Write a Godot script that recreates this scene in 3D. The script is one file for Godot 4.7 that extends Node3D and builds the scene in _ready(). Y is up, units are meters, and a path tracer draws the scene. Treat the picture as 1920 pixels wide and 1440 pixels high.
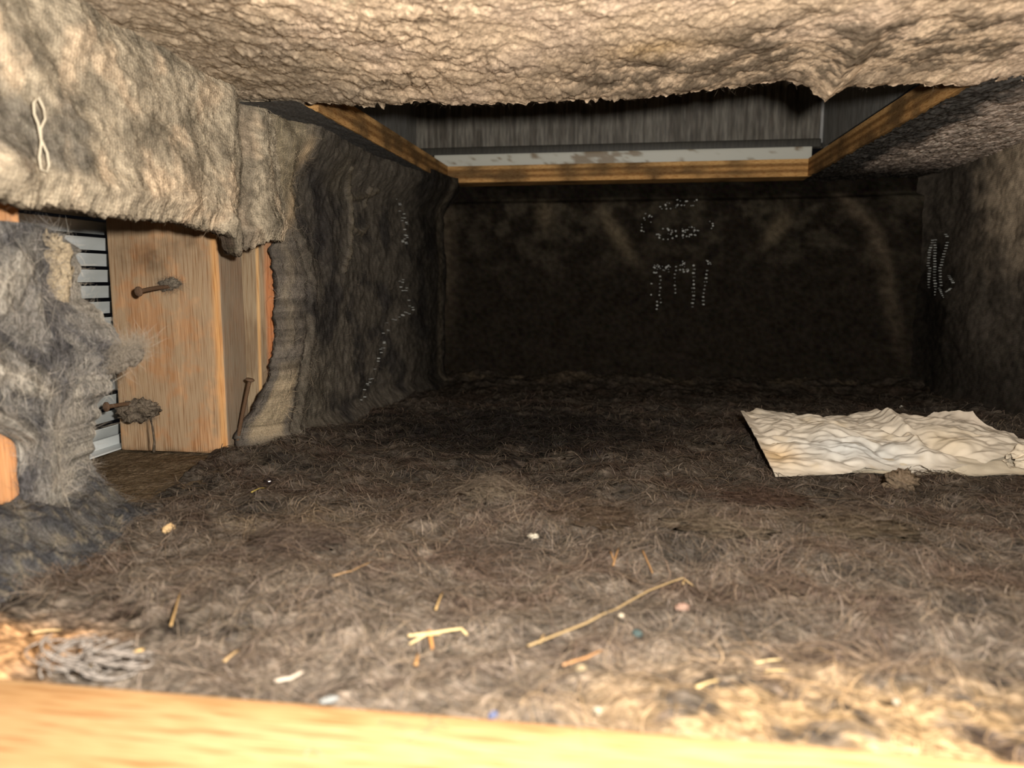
extends Node3D
# A dusty lined air plenum under a furnace, lit by the flash beside the camera. Metres, y up, -z into the plenum; the floor is y = 0.

var P := Vector3.ZERO          # what a sheet function hands back: place and colour
var K := Color.WHITE
var rng := RandomNumberGenerator.new()
var noises := {}
var M := {}
var hair_strands := []

# ------------------------------------------------------------------ helpers: noise, maths
func nz(key: String, freq: float, oct := 3, kind := FastNoiseLite.TYPE_SIMPLEX_SMOOTH, sd := 1) -> FastNoiseLite:
	var n := FastNoiseLite.new()
	n.noise_type = kind
	n.seed = sd
	n.frequency = freq
	n.fractal_type = FastNoiseLite.FRACTAL_FBM if oct > 1 else FastNoiseLite.FRACTAL_NONE
	n.fractal_octaves = oct
	noises[key] = n
	return n

func cells(key: String, freq: float, sd := 1) -> FastNoiseLite:
	var n := nz(key, freq, 1, FastNoiseLite.TYPE_CELLULAR, sd)
	n.cellular_distance_function = FastNoiseLite.DISTANCE_EUCLIDEAN
	n.cellular_return_type = FastNoiseLite.RETURN_DISTANCE2_SUB
	n.cellular_jitter = 1.0
	n.domain_warp_enabled = true
	n.domain_warp_amplitude = 0.006
	n.domain_warp_frequency = 60.0
	n.domain_warp_fractal_type = FastNoiseLite.DOMAIN_WARP_FRACTAL_NONE
	return n

func ss(a: float, b: float, x: float) -> float:
	return smoothstep(a, b, x)

func bump1(x: float, c: float, w: float) -> float:
	return exp(-pow((x - c) / w, 2.0))

func bump2(x: float, y: float, cx: float, cy: float, wx: float, wy: float) -> float:
	return exp(-pow((x - cx) / wx, 2.0) - pow((y - cy) / wy, 2.0))

func table(t: Array, x: float) -> float:      # piecewise linear [[x, value], ...]
	if x <= t[0][0]:
		return t[0][1]
	for i in range(1, t.size()):
		if x <= t[i][0]:
			return lerpf(t[i - 1][1], t[i][1], (x - t[i - 1][0]) / (t[i][0] - t[i - 1][0]))
	return t[-1][1]

func seg_dist(p: Vector2, line: Array) -> float:
	var best := 1e9
	for i in line.size() - 1:
		best = minf(best, p.distance_to(Geometry2D.get_closest_point_to_segment(p, line[i], line[i + 1])))
	return best

func lin(r: float, g: float, b: float) -> Color:     # a linear colour for vertices
	return Color(r, g, b)

func srgb(r: float, g: float, b: float) -> Color:    # linear base colour -> albedo_color
	return Color(r, g, b).linear_to_srgb()

# ------------------------------------------------------------------ helpers: meshes
# A grid of nu x nv vertices; f(u, v) sets P and K. Adds a surface to mesh; flip turns it round.
func sheet(nu: int, nv: int, f: Callable, mesh: ArrayMesh = null, flip := false) -> ArrayMesh:
	if mesh == null:
		mesh = ArrayMesh.new()
	var pos := PackedVector3Array()
	var col := PackedColorArray()
	var nor := PackedVector3Array()
	var idx := PackedInt32Array()
	pos.resize(nu * nv); col.resize(nu * nv); nor.resize(nu * nv); idx.resize((nu - 1) * (nv - 1) * 6)
	var k := 0
	for j in nv:
		for i in nu:
			f.call(float(i) / (nu - 1), float(j) / (nv - 1))
			pos[k] = P
			col[k] = K
			k += 1
	k = 0
	for j in nv:
		var ja := maxi(j - 1, 0) * nu
		var jb := mini(j + 1, nv - 1) * nu
		for i in nu:
			var a := pos[j * nu + mini(i + 1, nu - 1)] - pos[j * nu + maxi(i - 1, 0)]
			var b := pos[jb + i] - pos[ja + i]
			var n := b.cross(a).normalized()
			nor[k] = -n if flip else n
			k += 1
	k = 0
	for j in nv - 1:
		for i in nu - 1:
			var a := j * nu + i
			var b := a + 1
			var c := a + nu
			var d := c + 1
			if flip:
				idx[k] = a; idx[k + 1] = c; idx[k + 2] = b; idx[k + 3] = b; idx[k + 4] = c; idx[k + 5] = d
			else:
				idx[k] = a; idx[k + 1] = b; idx[k + 2] = c; idx[k + 3] = b; idx[k + 4] = d; idx[k + 5] = c
			k += 6
	var arr := []
	arr.resize(Mesh.ARRAY_MAX)
	arr[Mesh.ARRAY_VERTEX] = pos
	arr[Mesh.ARRAY_NORMAL] = nor
	arr[Mesh.ARRAY_COLOR] = col
	arr[Mesh.ARRAY_INDEX] = idx
	mesh.add_surface_from_arrays(Mesh.PRIMITIVE_TRIANGLES, arr)
	return mesh

# A box with rounded long edges, long axis y, standing on its origin; col(p, n) gives a colour (or null for white).
func block(size: Vector3, segs: Vector3i, bevel: float, col = null, mesh: ArrayMesh = null, at := Vector3.ZERO) -> ArrayMesh:
	var h := size * 0.5
	for face in 6:
		var ax: int = face / 2
		var sg := 1.0 if face % 2 == 0 else -1.0
		var ua := (ax + 1) % 3
		var va := (ax + 2) % 3
		var f := func(u: float, v: float):
			var p := Vector3.ZERO
			p[ax] = sg * h[ax]
			p[ua] = lerpf(-h[ua], h[ua], u)
			p[va] = lerpf(-h[va], h[va], v)
			var q := p.clamp(-(h - Vector3.ONE * bevel), h - Vector3.ONE * bevel)
			var d := p - q
			P = (q + d.normalized() * bevel if d.length() > 1e-7 else p) + at
			K = col.call(p, ax) if col != null else Color.WHITE
			if col == null: pass
		# vertices close to the edges so that the bevel stays narrow
		var warp := func(u: float, v: float):
			f.call(snapped_edge(u, segs[ua], bevel / size[ua]), snapped_edge(v, segs[va], bevel / size[va]))
		mesh = sheet(segs[ua] + 3, segs[va] + 3, warp, mesh, sg < 0.0)
	return mesh

func snapped_edge(u: float, seg: int, b: float) -> float:
	var n := seg + 2
	var i := roundi(u * n)
	if i == 0: return 0.0
	if i == n: return 1.0
	return lerpf(b, 1.0 - b, float(i - 1) / (n - 2))

# A tube along points; radius may be a number or an array.
func tube(st: SurfaceTool, pts: Array, rad, sides := 6, color := Color.WHITE, squash := 1.0) -> void:
	var up := Vector3.UP
	var rings := []
	for i in pts.size():
		var a: Vector3 = pts[maxi(i - 1, 0)]
		var b: Vector3 = pts[mini(i + 1, pts.size() - 1)]
		var d := (b - a).normalized()
		if absf(d.dot(up)) > 0.95:
			up = Vector3.RIGHT
		var s := d.cross(up).normalized()
		var t := s.cross(d)
		var r: float = rad[i] if rad is Array else rad
		var ring := []
		for k in sides:
			var an := TAU * k / sides
			ring.append((pts[i] as Vector3) + s * cos(an) * r + t * sin(an) * r * squash)
		rings.append(ring)
	st.set_color(color)
	for i in pts.size() - 1:
		for k in sides:
			var k2 := (k + 1) % sides
			var a: Vector3 = rings[i][k]
			var b: Vector3 = rings[i][k2]
			var c: Vector3 = rings[i + 1][k]
			var d: Vector3 = rings[i + 1][k2]
			for v in [a, b, c, b, d, c]:
				st.add_vertex(v)
	for e in [0, pts.size() - 1]:
		for k in range(1, sides - 1):
			var tri := [rings[e][0], rings[e][k], rings[e][k + 1]]
			if e == 0:
				tri.reverse()
			for v in tri:
				st.add_vertex(v)

func st_new(smooth := true) -> SurfaceTool:
	var st := SurfaceTool.new()
	st.begin(Mesh.PRIMITIVE_TRIANGLES)
	st.set_smooth_group(0 if smooth else -1)
	return st

func st_done(st: SurfaceTool) -> ArrayMesh:
	st.generate_normals()
	return st.commit()

# A lump: a sphere pushed about by noise.
func lump(r: Vector3, rough: float, freq: float, c1: Color, c2: Color, seg := 28, sd := 0.0, mesh: ArrayMesh = null, at := Vector3.ZERO) -> ArrayMesh:
	var n: FastNoiseLite = noises.lumpy
	return sheet(seg + 1, seg / 2 + 1, func(u: float, v: float):
		var th := u * TAU
		var ph := v * PI
		var d := Vector3(sin(ph) * cos(th), cos(ph), sin(ph) * sin(th))
		var q := n.get_noise_3d(d.x * freq + sd, d.y * freq, d.z * freq)
		P = at + d * r * (1.0 + rough * q)
		K = c1.lerp(c2, clampf(q * 0.9 + 0.5, 0, 1)), mesh)

# ------------------------------------------------------------------ helpers: nodes
func numbered(called: String, parent: Node) -> String:
	if not parent.has_node(called):
		return called
	var k := 1
	while parent.has_node("%s_%03d" % [called, k]):
		k += 1
	return "%s_%03d" % [called, k]

func obj(called: String, mesh: Mesh, material: Material, parent: Node = self) -> MeshInstance3D:
	var o := MeshInstance3D.new()
	o.mesh = mesh
	o.material_override = material
	o.name = numbered(called, parent)
	parent.add_child(o, true)
	return o

func thing(called: String, label: String, category: String, at := Vector3.ZERO, group := "") -> Node3D:
	var o := Node3D.new()
	o.name = numbered(called, self)
	add_child(o, true)
	o.position = at
	tag(o, label, category, group)
	return o

func tag(o: Node, label: String, category: String, group := "", kind := "") -> Node:
	o.set_meta("label", label)
	o.set_meta("category", category)
	if group != "": o.set_meta("group", group)
	if kind != "": o.set_meta("kind", kind)
	return o

func struct(called: String, mesh: Mesh, material: Material, label: String, category: String) -> MeshInstance3D:
	var o := obj(called, mesh, material)
	tag(o, label, category, "", "structure")
	return o

# ------------------------------------------------------------------ materials
func noise_tex(freq: float, ramp: Array, oct := 4, kind := FastNoiseLite.TYPE_SIMPLEX_SMOOTH, sd := 3, size := 512) -> NoiseTexture2D:
	var n := FastNoiseLite.new()
	n.noise_type = kind
	n.seed = sd
	n.frequency = freq
	n.fractal_octaves = oct
	var t := NoiseTexture2D.new()
	t.width = size
	t.height = size
	t.seamless = true
	t.noise = n
	var g := Gradient.new()
	g.offsets = PackedFloat32Array(ramp.map(func(r): return r[0]))
	g.colors = PackedColorArray(ramp.map(func(r): return r[1]))
	t.color_ramp = g
	return t

func grey(v: float) -> Color:
	return Color(v, v, v)

func mat(called: String, color: Color, rough := 1.0, tex: Texture2D = null, relief: Texture2D = null, relief_cm := 0.03, uv := Vector3(20, 20, 20), spec := 0.15) -> StandardMaterial3D:
	var m := StandardMaterial3D.new()
	m.resource_name = called
	m.albedo_color = color
	m.roughness = rough
	m.metallic_specular = spec
	m.vertex_color_use_as_albedo = true
	m.uv1_triplanar = true
	m.uv1_scale = uv
	if tex: m.albedo_texture = tex
	if relief:
		m.heightmap_enabled = true
		m.heightmap_texture = relief
		m.heightmap_scale = relief_cm
	M[called] = m
	return m

func weave_tex() -> ImageTexture:           # the open weave of the liner's facing, one repeat = 16 threads
	var im := Image.create(256, 256, false, Image.FORMAT_RGB8)
	for y in 256:
		for x in 256:
			var wx := 0.5 + 0.5 * cos(TAU * x / 16.0)
			var wy := 0.5 + 0.5 * cos(TAU * y / 16.0)
			var over := ((x / 16) + (y / 16)) % 2 == 0
			var h := maxf(wx * (0.75 if over else 0.5), wy * (0.5 if over else 0.75))
			h += 0.2 * (hash(x * 977 + y * 131) % 1000) / 1000.0
			im.set_pixel(x, y, Color(h, h, h))
	return ImageTexture.create_from_image(im)

func materials() -> void:
	var grain := noise_tex(0.05, [[0.0, grey(0.55)], [0.45, grey(0.82)], [1.0, grey(1.0)]], 5)
	var coarse := noise_tex(0.02, [[0.0, grey(0.0)], [1.0, grey(1.0)]], 6, FastNoiseLite.TYPE_SIMPLEX_SMOOTH, 9)
	var fibre := noise_tex(0.03, [[0.0, grey(0.45)], [0.4, grey(0.75)], [0.6, grey(0.95)], [1.0, grey(1.0)]], 5, FastNoiseLite.TYPE_SIMPLEX, 5)
	var weave := weave_tex()
	mat("liner dust", Color.WHITE, 1.0, grain, coarse, 0.08, Vector3(22, 22, 22), 0.05)
	mat("ceiling dust", Color.WHITE, 1.0, grain, null, 0.028, Vector3(14, 14, 14), 0.05)
	mat("floor felt", Color.WHITE, 1.0, fibre, null, 0.06, Vector3(9, 30, 34), 0.05)
	mat("liner weave", Color.WHITE, 0.95, grain, weave, 0.05, Vector3(28, 28, 28), 0.1)
	mat("lint", Color.WHITE, 1.0, fibre, null, 0.09, Vector3(34, 11, 34), 0.0)
	mat("hair", Color.WHITE, 0.8, null, null, 0.0, Vector3.ONE, 0.2)
	var wood := noise_tex(0.035, [[0.0, Color(0.72, 0.62, 0.54)], [0.35, Color(0.92, 0.88, 0.84)], [0.6, Color(1, 0.99, 0.97)], [1.0, Color(0.86, 0.79, 0.72)]], 3, FastNoiseLite.TYPE_SIMPLEX_SMOOTH, 11)
	mat("wood", Color.WHITE, 0.85, wood, null, 0.012, Vector3(36, 1.0, 36), 0.1)
	mat("board wood", Color.WHITE, 0.7, wood, null, 0.0, Vector3(14, 1.2, 14), 0.2)
	mat("plywood", Color.WHITE, 0.85, wood, null, 0.03, Vector3(30, 5, 30), 0.15)
	mat("metal", Color.WHITE, 0.55, noise_tex(0.02, [[0.0, grey(0.6)], [0.5, grey(0.85)], [1.0, grey(1.0)]], 5, FastNoiseLite.TYPE_SIMPLEX_SMOOTH, 15), null, 0.0, Vector3(24, 2.5, 24), 0.4)
	mat("painted metal", Color.WHITE, 0.45, null, null, 0.0, Vector3(6, 6, 6), 0.5)
	mat("rust", Color.WHITE, 0.85, grain, coarse, 0.03, Vector3(60, 60, 60), 0.3)
	mat("paper", Color.WHITE, 0.85, noise_tex(0.01, [[0.0, grey(0.88)], [1.0, grey(1.0)]], 4), null, 0.006, Vector3(10, 10, 10), 0.2)
	mat("plain", Color.WHITE, 0.7, null, null, 0.0, Vector3.ONE, 0.3)
	mat("print", srgb(0.38, 0.39, 0.38), 0.6, null, null, 0.0, Vector3.ONE, 0.5)
	mat("bead", Color.WHITE, 0.12, null, null, 0.0, Vector3.ONE, 0.8)

# ------------------------------------------------------------------ hair and fibres
func make_hair_strands() -> void:           # small tangles of curved strands lying on y = 0, about 1 unit across
	for variant in 9:
		var tangle := []
		for s in 6:
			var p := Vector3(rng.randf_range(-0.4, 0.4), rng.randf_range(0.0, 0.1), rng.randf_range(-0.4, 0.4))
			var a := rng.randf() * TAU
			var turn := rng.randf_range(-1.0, 1.0) * (2.6 if s % 3 == 0 else 0.9)
			var rise := rng.randf_range(-0.05, 0.22)
			var ln := rng.randf_range(0.5, 1.3)
			var pts := []
			for i in 6:
				pts.append(p)
				a += turn / 6 + rng.randf_range(-0.25, 0.25)
				p += Vector3(cos(a), rise * (1.0 - 2.2 * i / 6.0), sin(a)) * ln / 6
				p.y = maxf(p.y, -0.02)
			tangle.append([pts, Vector3(rng.randf_range(-1, 1), rng.randf_range(-0.4, 0.4), rng.randf_range(-1, 1)).normalized()])
		hair_strands.append(tangle)

func fibres(called: String, parent: Node, places: Array, above := -9.0, left_of := -9.0) -> void:   # places: [Transform3D, Color]; all strands of one fuzz in one mesh
	var pos := PackedVector3Array()
	var col := PackedColorArray()
	var idx := PackedInt32Array()
	for n in places.size():
		var t: Transform3D = places[n][0]
		var c: Color = places[n][1]
		for strand in hair_strands[n % hair_strands.size()]:
			var pts: Array = strand[0]
			var side: Vector3 = t.basis * (strand[1] as Vector3) * 0.0048
			for i in 6:
				var p: Vector3 = t * (pts[i] as Vector3)
				if p.x < left_of: p.y = maxf(p.y, above)
				var w := side * (1.0 - 0.28 * absf(i - 2.2))
				pos.append(p - w); pos.append(p + w)
				col.append(c); col.append(c)
				if i > 0:
					var k := pos.size() - 4
					for q in [k, k + 1, k + 2, k + 1, k + 3, k + 2]: idx.append(q)
	var arr := []
	arr.resize(Mesh.ARRAY_MAX)
	arr[Mesh.ARRAY_VERTEX] = pos
	arr[Mesh.ARRAY_COLOR] = col
	arr[Mesh.ARRAY_INDEX] = idx
	var mesh := ArrayMesh.new()
	mesh.add_surface_from_arrays(Mesh.PRIMITIVE_TRIANGLES, arr)
	var o := obj(called, mesh, M.hair, parent)
	o.set_meta("kind", "stuff")

func on_surface(p: Vector3, n: Vector3, size: float, sink := 0.0, stand := 0.0) -> Transform3D:
	var up := (n + Vector3(rng.randf_range(-1, 1), rng.randf_range(-1, 1), rng.randf_range(-1, 1)) * (0.18 + stand)).normalized()
	var s := up.cross(Vector3(rng.randf_range(-1, 1), rng.randf_range(-1, 1), rng.randf_range(-1, 1))).normalized()
	return Transform3D(Basis(s * size, up * size, s.cross(up) * size), p - n * sink)

# places on a mesh's vertices, with the vertex colour times tint
func places_on(mesh: ArrayMesh, count: int, size: Vector2, tint: Color, pick: Callable, stand := 0.2, surface := 0) -> Array:
	var arr := mesh.surface_get_arrays(surface)
	var pos: PackedVector3Array = arr[Mesh.ARRAY_VERTEX]
	var nor: PackedVector3Array = arr[Mesh.ARRAY_NORMAL]
	var col: PackedColorArray = arr[Mesh.ARRAY_COLOR]
	var out := []
	var tries := 0
	while out.size() < count and tries < count * 30:
		tries += 1
		var k := rng.randi() % pos.size()
		if rng.randf() > pick.call(pos[k]): continue
		var s := rng.randf_range(size.x, size.y)
		var b := rng.randf_range(0.7, 1.5)
		var c := col[k]
		out.append([on_surface(pos[k], nor[k], s, 0.0, stand), Color(c.r * tint.r * b, c.g * tint.g * b, c.b * tint.b * b)])
	return out

# ================================================================== the scene
func _ready() -> void:
	rng.seed = 20
	view()
	nz("lumpy", 1.0, 3, FastNoiseLite.TYPE_SIMPLEX_SMOOTH, 4)
	nz("big", 7.0, 3, FastNoiseLite.TYPE_SIMPLEX_SMOOTH, 21)
	nz("mid", 28.0, 4, FastNoiseLite.TYPE_SIMPLEX_SMOOTH, 22)
	nz("fine", 140.0, 4, FastNoiseLite.TYPE_SIMPLEX_SMOOTH, 23)
	nz("stain", 14.0, 4, FastNoiseLite.TYPE_SIMPLEX_SMOOTH, 24)
	nz("rag", 90.0, 4, FastNoiseLite.TYPE_SIMPLEX, 25)
	nz("crease", 9.0, 2, FastNoiseLite.TYPE_SIMPLEX_SMOOTH, 26)
	nz("grit", 420.0, 2, FastNoiseLite.TYPE_SIMPLEX_SMOOTH, 27)
	cells("flake", 62.0, 31)
	cells("flakelet", 170.0, 32)
	materials()
	make_hair_strands()
	build_floor()
	build_ceiling()
	build_wall_left()
	build_wall_right()
	build_wall_back()
	build_deck_and_furnace()
	build_studs()
	build_grille()
	build_sill()
	build_paper()
	build_lint()
	build_nails()
	build_debris()

func view() -> void:
	var cam := Camera3D.new()
	cam.name = "camera"
	cam.position = Vector3(0, 0.15, 0)
	cam.rotation = Vector3(deg_to_rad(-7.7), deg_to_rad(8.3), 0)
	cam.near = 0.02
	cam.far = 20.0
	var at := CameraAttributesPhysical.new()
	at.frustum_focal_length = 24.033
	at.frustum_focus_distance = 0.66
	at.exposure_aperture = 6.7
	cam.attributes = at
	cam.keep_aspect = Camera3D.KEEP_HEIGHT
	add_child(cam)
	cam.fov = 53.06
	cam.current = true
	var env := Environment.new()
	env.background_mode = Environment.BG_COLOR
	env.background_color = Color(0.03, 0.03, 0.035)
	env.tonemap_mode = Environment.TONE_MAPPER_LINEAR
	env.tonemap_exposure = 1.0
	env.sdfgi_enabled = true
	env.ssao_enabled = true
	env.ssil_enabled = true
	var we := WorldEnvironment.new()
	we.name = "surroundings"
	we.environment = env
	add_child(we)
	# the phone's flash, to the right of and above its lens
	var flash := OmniLight3D.new()
	flash.name = "camera_flash"
	flash.position = cam.position + cam.basis.x * 0.04 + cam.basis.y * 0.030
	flash.light_color = Color(1.0, 0.97, 0.92)
	flash.light_energy = 0.62
	flash.light_size = 0.003
	flash.omni_range = 6.0
	flash.omni_attenuation = 2.0
	flash.shadow_enabled = true
	add_child(flash)

# ------------------------------------------------------------------ floor
var floor_edge := [[-0.62, -0.345], [-0.6, -0.352], [-0.57, -0.343], [-0.522, -0.329], [-0.49, -0.327], [-0.46, -0.329], [-0.43, -0.328], [-0.39, -0.318], [-0.34, -0.33], [-0.2, -0.36]]   # z, x of the liner's left edge

func floor_height(x: float, z: float) -> float:
	var h: float = 0.006 * noises.big.get_noise_2d(x, z) + 0.0050 * noises.mid.get_noise_2d(x, z)
	h += 0.006 * bump2(x, z, 0.03, -0.45, 0.12, 0.03) + 0.006 * bump2(x, z, -0.085, -0.47, 0.03, 0.03) + 0.004 * bump2(x, z, 0.12, -0.46, 0.08, 0.025)
	h += 0.012 * ss(-1.03, -1.12, z) + 0.01 * ss(0.33, 0.39, x) + 0.010 * bump2(x, z, -0.29, -0.63, 0.03, 0.05)
	return h

func floor_color(x: float, z: float, fine: float) -> Color:
	var st: float = noises.stain.get_noise_2d(x, z * 1.4)
	var md: float = noises.mid.get_noise_2d(x + 3.0, z * 1.6)
	var c := lin(0.145, 0.120, 0.098)
	c = c.lerp(lin(0.105, 0.078, 0.062), ss(0.0, 0.35, st))
	c = c.lerp(lin(0.045, 0.041, 0.037), ss(0.15, 0.5, -st) * 0.75)
	# grey-brown felt nearest the sill, tan crumbly dust at the right front corner
	c = c.lerp(lin(0.205, 0.168, 0.135), ss(-0.36, -0.26, z) * ss(-0.35, 0.3, md + 0.1) * 0.65)
	c = c.lerp(lin(0.34, 0.235, 0.13), ss(-0.02, 0.10, x + 0.7 * (z + 0.30) + 0.03 * md) * ss(-0.31, -0.25, z) * ss(-0.4, 0.1, md))
	c = c.lerp(lin(0.62, 0.36, 0.18), ss(-0.200, -0.235, x + 0.02 * md) * ss(-0.297, -0.272, z + 0.01 * md) * 0.95)
	# scuffed black patches at the middle, then darker toward the far wall
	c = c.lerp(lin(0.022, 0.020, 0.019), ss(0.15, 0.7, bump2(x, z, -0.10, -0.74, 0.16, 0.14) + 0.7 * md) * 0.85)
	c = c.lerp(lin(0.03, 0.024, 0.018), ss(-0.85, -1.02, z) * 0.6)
	c = c.lerp(lin(0.20, 0.155, 0.10), bump2(x, z, -0.19, -0.42, 0.05, 0.03) * ss(-0.1, 0.4, md) * 0.7)
	c = c.lerp(lin(0.2, 0.16, 0.11), ss(-1.06, -1.1, z) * ss(0.0, 0.3, st) * 0.5)
	var k := clampf(1.0 + fine * 1.1 + md * 0.5, 0.3, 1.9) * lerpf(1.0, 0.78, ss(-0.36, -0.52, z + 0.03 * md))     # the whole tone drops gradually farther in
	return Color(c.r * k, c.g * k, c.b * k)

func build_floor() -> void:
	var zn := -0.200
	var zf := -1.128
	var fl: FastNoiseLite = noises.fine
	var rag: FastNoiseLite = noises.rag
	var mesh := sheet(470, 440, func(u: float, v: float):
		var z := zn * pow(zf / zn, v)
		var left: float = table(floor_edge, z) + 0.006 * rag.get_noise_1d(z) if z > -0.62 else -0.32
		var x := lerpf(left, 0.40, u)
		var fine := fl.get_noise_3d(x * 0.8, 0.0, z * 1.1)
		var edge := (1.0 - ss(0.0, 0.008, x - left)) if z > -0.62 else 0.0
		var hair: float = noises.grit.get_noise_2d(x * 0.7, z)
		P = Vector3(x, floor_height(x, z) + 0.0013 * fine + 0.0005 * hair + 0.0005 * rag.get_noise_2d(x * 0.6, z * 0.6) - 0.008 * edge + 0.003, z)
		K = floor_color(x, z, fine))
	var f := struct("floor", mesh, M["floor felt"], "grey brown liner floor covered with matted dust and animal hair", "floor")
	# boards under the liner
	var slab := block(Vector3(0.95, 0.02, 1.05), Vector3i(2, 1, 2), 0.001, func(_p, _a): return lin(0.12, 0.09, 0.06), null, Vector3(-0.03, -0.022, -0.66))
	obj("subfloor", slab, M.wood, f)
	var o := obj("matted_hair", hair_mat(34000), M.hair, f)
	o.set_meta("kind", "stuff")
	var places := []
	while places.size() < 2600:
		var z := -0.23 * pow(0.85 / 0.23, rng.randf())
		var x := rng.randf_range(-0.30, 0.38)
		if x < table(floor_edge, z) + 0.02 or (x < -0.18 and z > -0.31): continue
		var md: float = noises.mid.get_noise_2d(x - 5.0, z * 1.3)
		if rng.randf() > clampf(0.4 + md * 1.6, 0.03, 1.0): continue
		var c := floor_color(x, z, 0.0)
		var b := rng.randf_range(0.5, 1.3)
		var warm := rng.randf()
		places.append([on_surface(Vector3(x, floor_height(x, z) + 0.0035, z), Vector3.UP, rng.randf_range(0.014, 0.03), 0.0, 0.0), Color(c.r * b, c.g * b * lerpf(1.0, 0.93, warm), c.b * b * lerpf(1.05, 0.85, warm))])
	fibres("hair_tangle", f, places)

# loose hairs of the mat, thin curved ribbons in one mesh, denser near the front where they can be told apart
func hair_mat(count: int) -> ArrayMesh:
	var pos := PackedVector3Array()
	var col := PackedColorArray()
	var idx := PackedInt32Array()
	var made := 0
	while made < count:
		var z := -0.205 * pow(1.0 / 0.205, pow(rng.randf(), 0.8))
		var x := rng.randf_range(-0.33, 0.39)
		if x < table(floor_edge, z) + 0.01: continue
		var md: float = noises.mid.get_noise_2d(x - 5.0, z * 1.3)
		var tuft: float = bump2(x, z, 0.03, -0.45, 0.16, 0.05)
		if rng.randf() > clampf(0.5 + md * 1.5 + tuft, 0.08, 1.0): continue
		if (x < -0.18 and z > -0.31) or (z > -0.29 and x > -0.02 and rng.randf() < 0.7): continue
		if z < -0.8 and rng.randf() < 0.5: continue
		made += 1
		var c := floor_color(x, z, 0.0)
		var b := rng.randf_range(0.55, 1.7) if rng.randf() < 0.85 else rng.randf_range(1.6, 2.3)
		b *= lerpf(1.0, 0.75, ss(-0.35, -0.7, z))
		var warm := rng.randf()
		c = Color(c.r * b, c.g * b * lerpf(1.0, 0.93, warm), c.b * b * lerpf(1.05, 0.82, warm))
		var n := 7
		var ln := rng.randf_range(0.010, 0.030) if rng.randf() < 0.8 else rng.randf_range(0.03, 0.065)
		var a := rng.randf() * TAU
		var turn := rng.randf_range(-1.0, 1.0) * (5.0 if rng.randf() < 0.3 else 1.6)
		var w := rng.randf_range(0.00010, 0.00018) * (1.0 + 1.2 * ss(-0.35, -0.8, z))
		var tilt := rng.randf_range(-0.35, 0.35)
		var lift := rng.randf_range(0.0005, 0.003)
		for i in n:
			var t := float(i) / (n - 1)
			var p := Vector3(x, floor_height(x, z) + 0.0038 + lift * sin(PI * t), z)
			var d := Vector3(cos(a), 0, sin(a))
			var side := (d.cross(Vector3.UP) + Vector3.UP * tilt).normalized() * w * (1.0 - 0.6 * absf(t - 0.4))
			pos.append(p - side); pos.append(p + side)
			col.append(c); col.append(c)
			if i > 0:
				var k := pos.size() - 4
				for q in [k, k + 1, k + 2, k + 1, k + 3, k + 2]: idx.append(q)
			a += turn / n + rng.randf_range(-0.2, 0.2)
			x += cos(a) * ln / n
			z += sin(a) * ln / n
	var arr := []
	arr.resize(Mesh.ARRAY_MAX)
	arr[Mesh.ARRAY_VERTEX] = pos
	arr[Mesh.ARRAY_COLOR] = col
	arr[Mesh.ARRAY_INDEX] = idx
	var mesh := ArrayMesh.new()
	mesh.add_surface_from_arrays(Mesh.PRIMITIVE_TRIANGLES, arr)
	return mesh

# ------------------------------------------------------------------ ceiling
var edge_y := [[-0.32, 0.2905], [-0.288, 0.289], [-0.236, 0.2855], [-0.193, 0.2834], [-0.151, 0.284], [-0.11, 0.2804], [-0.07, 0.2813], [-0.03, 0.2813], [0.008, 0.2816], [0.046, 0.2844], [0.083, 0.288], [0.1085, 0.2903], [0.1213, 0.2869], [0.1305, 0.2816], [0.1366, 0.2745], [0.1432, 0.279], [0.1518, 0.2844], [0.19, 0.2856], [0.225, 0.2826], [0.242, 0.2838], [0.265, 0.2854], [0.40, 0.286]]

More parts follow.
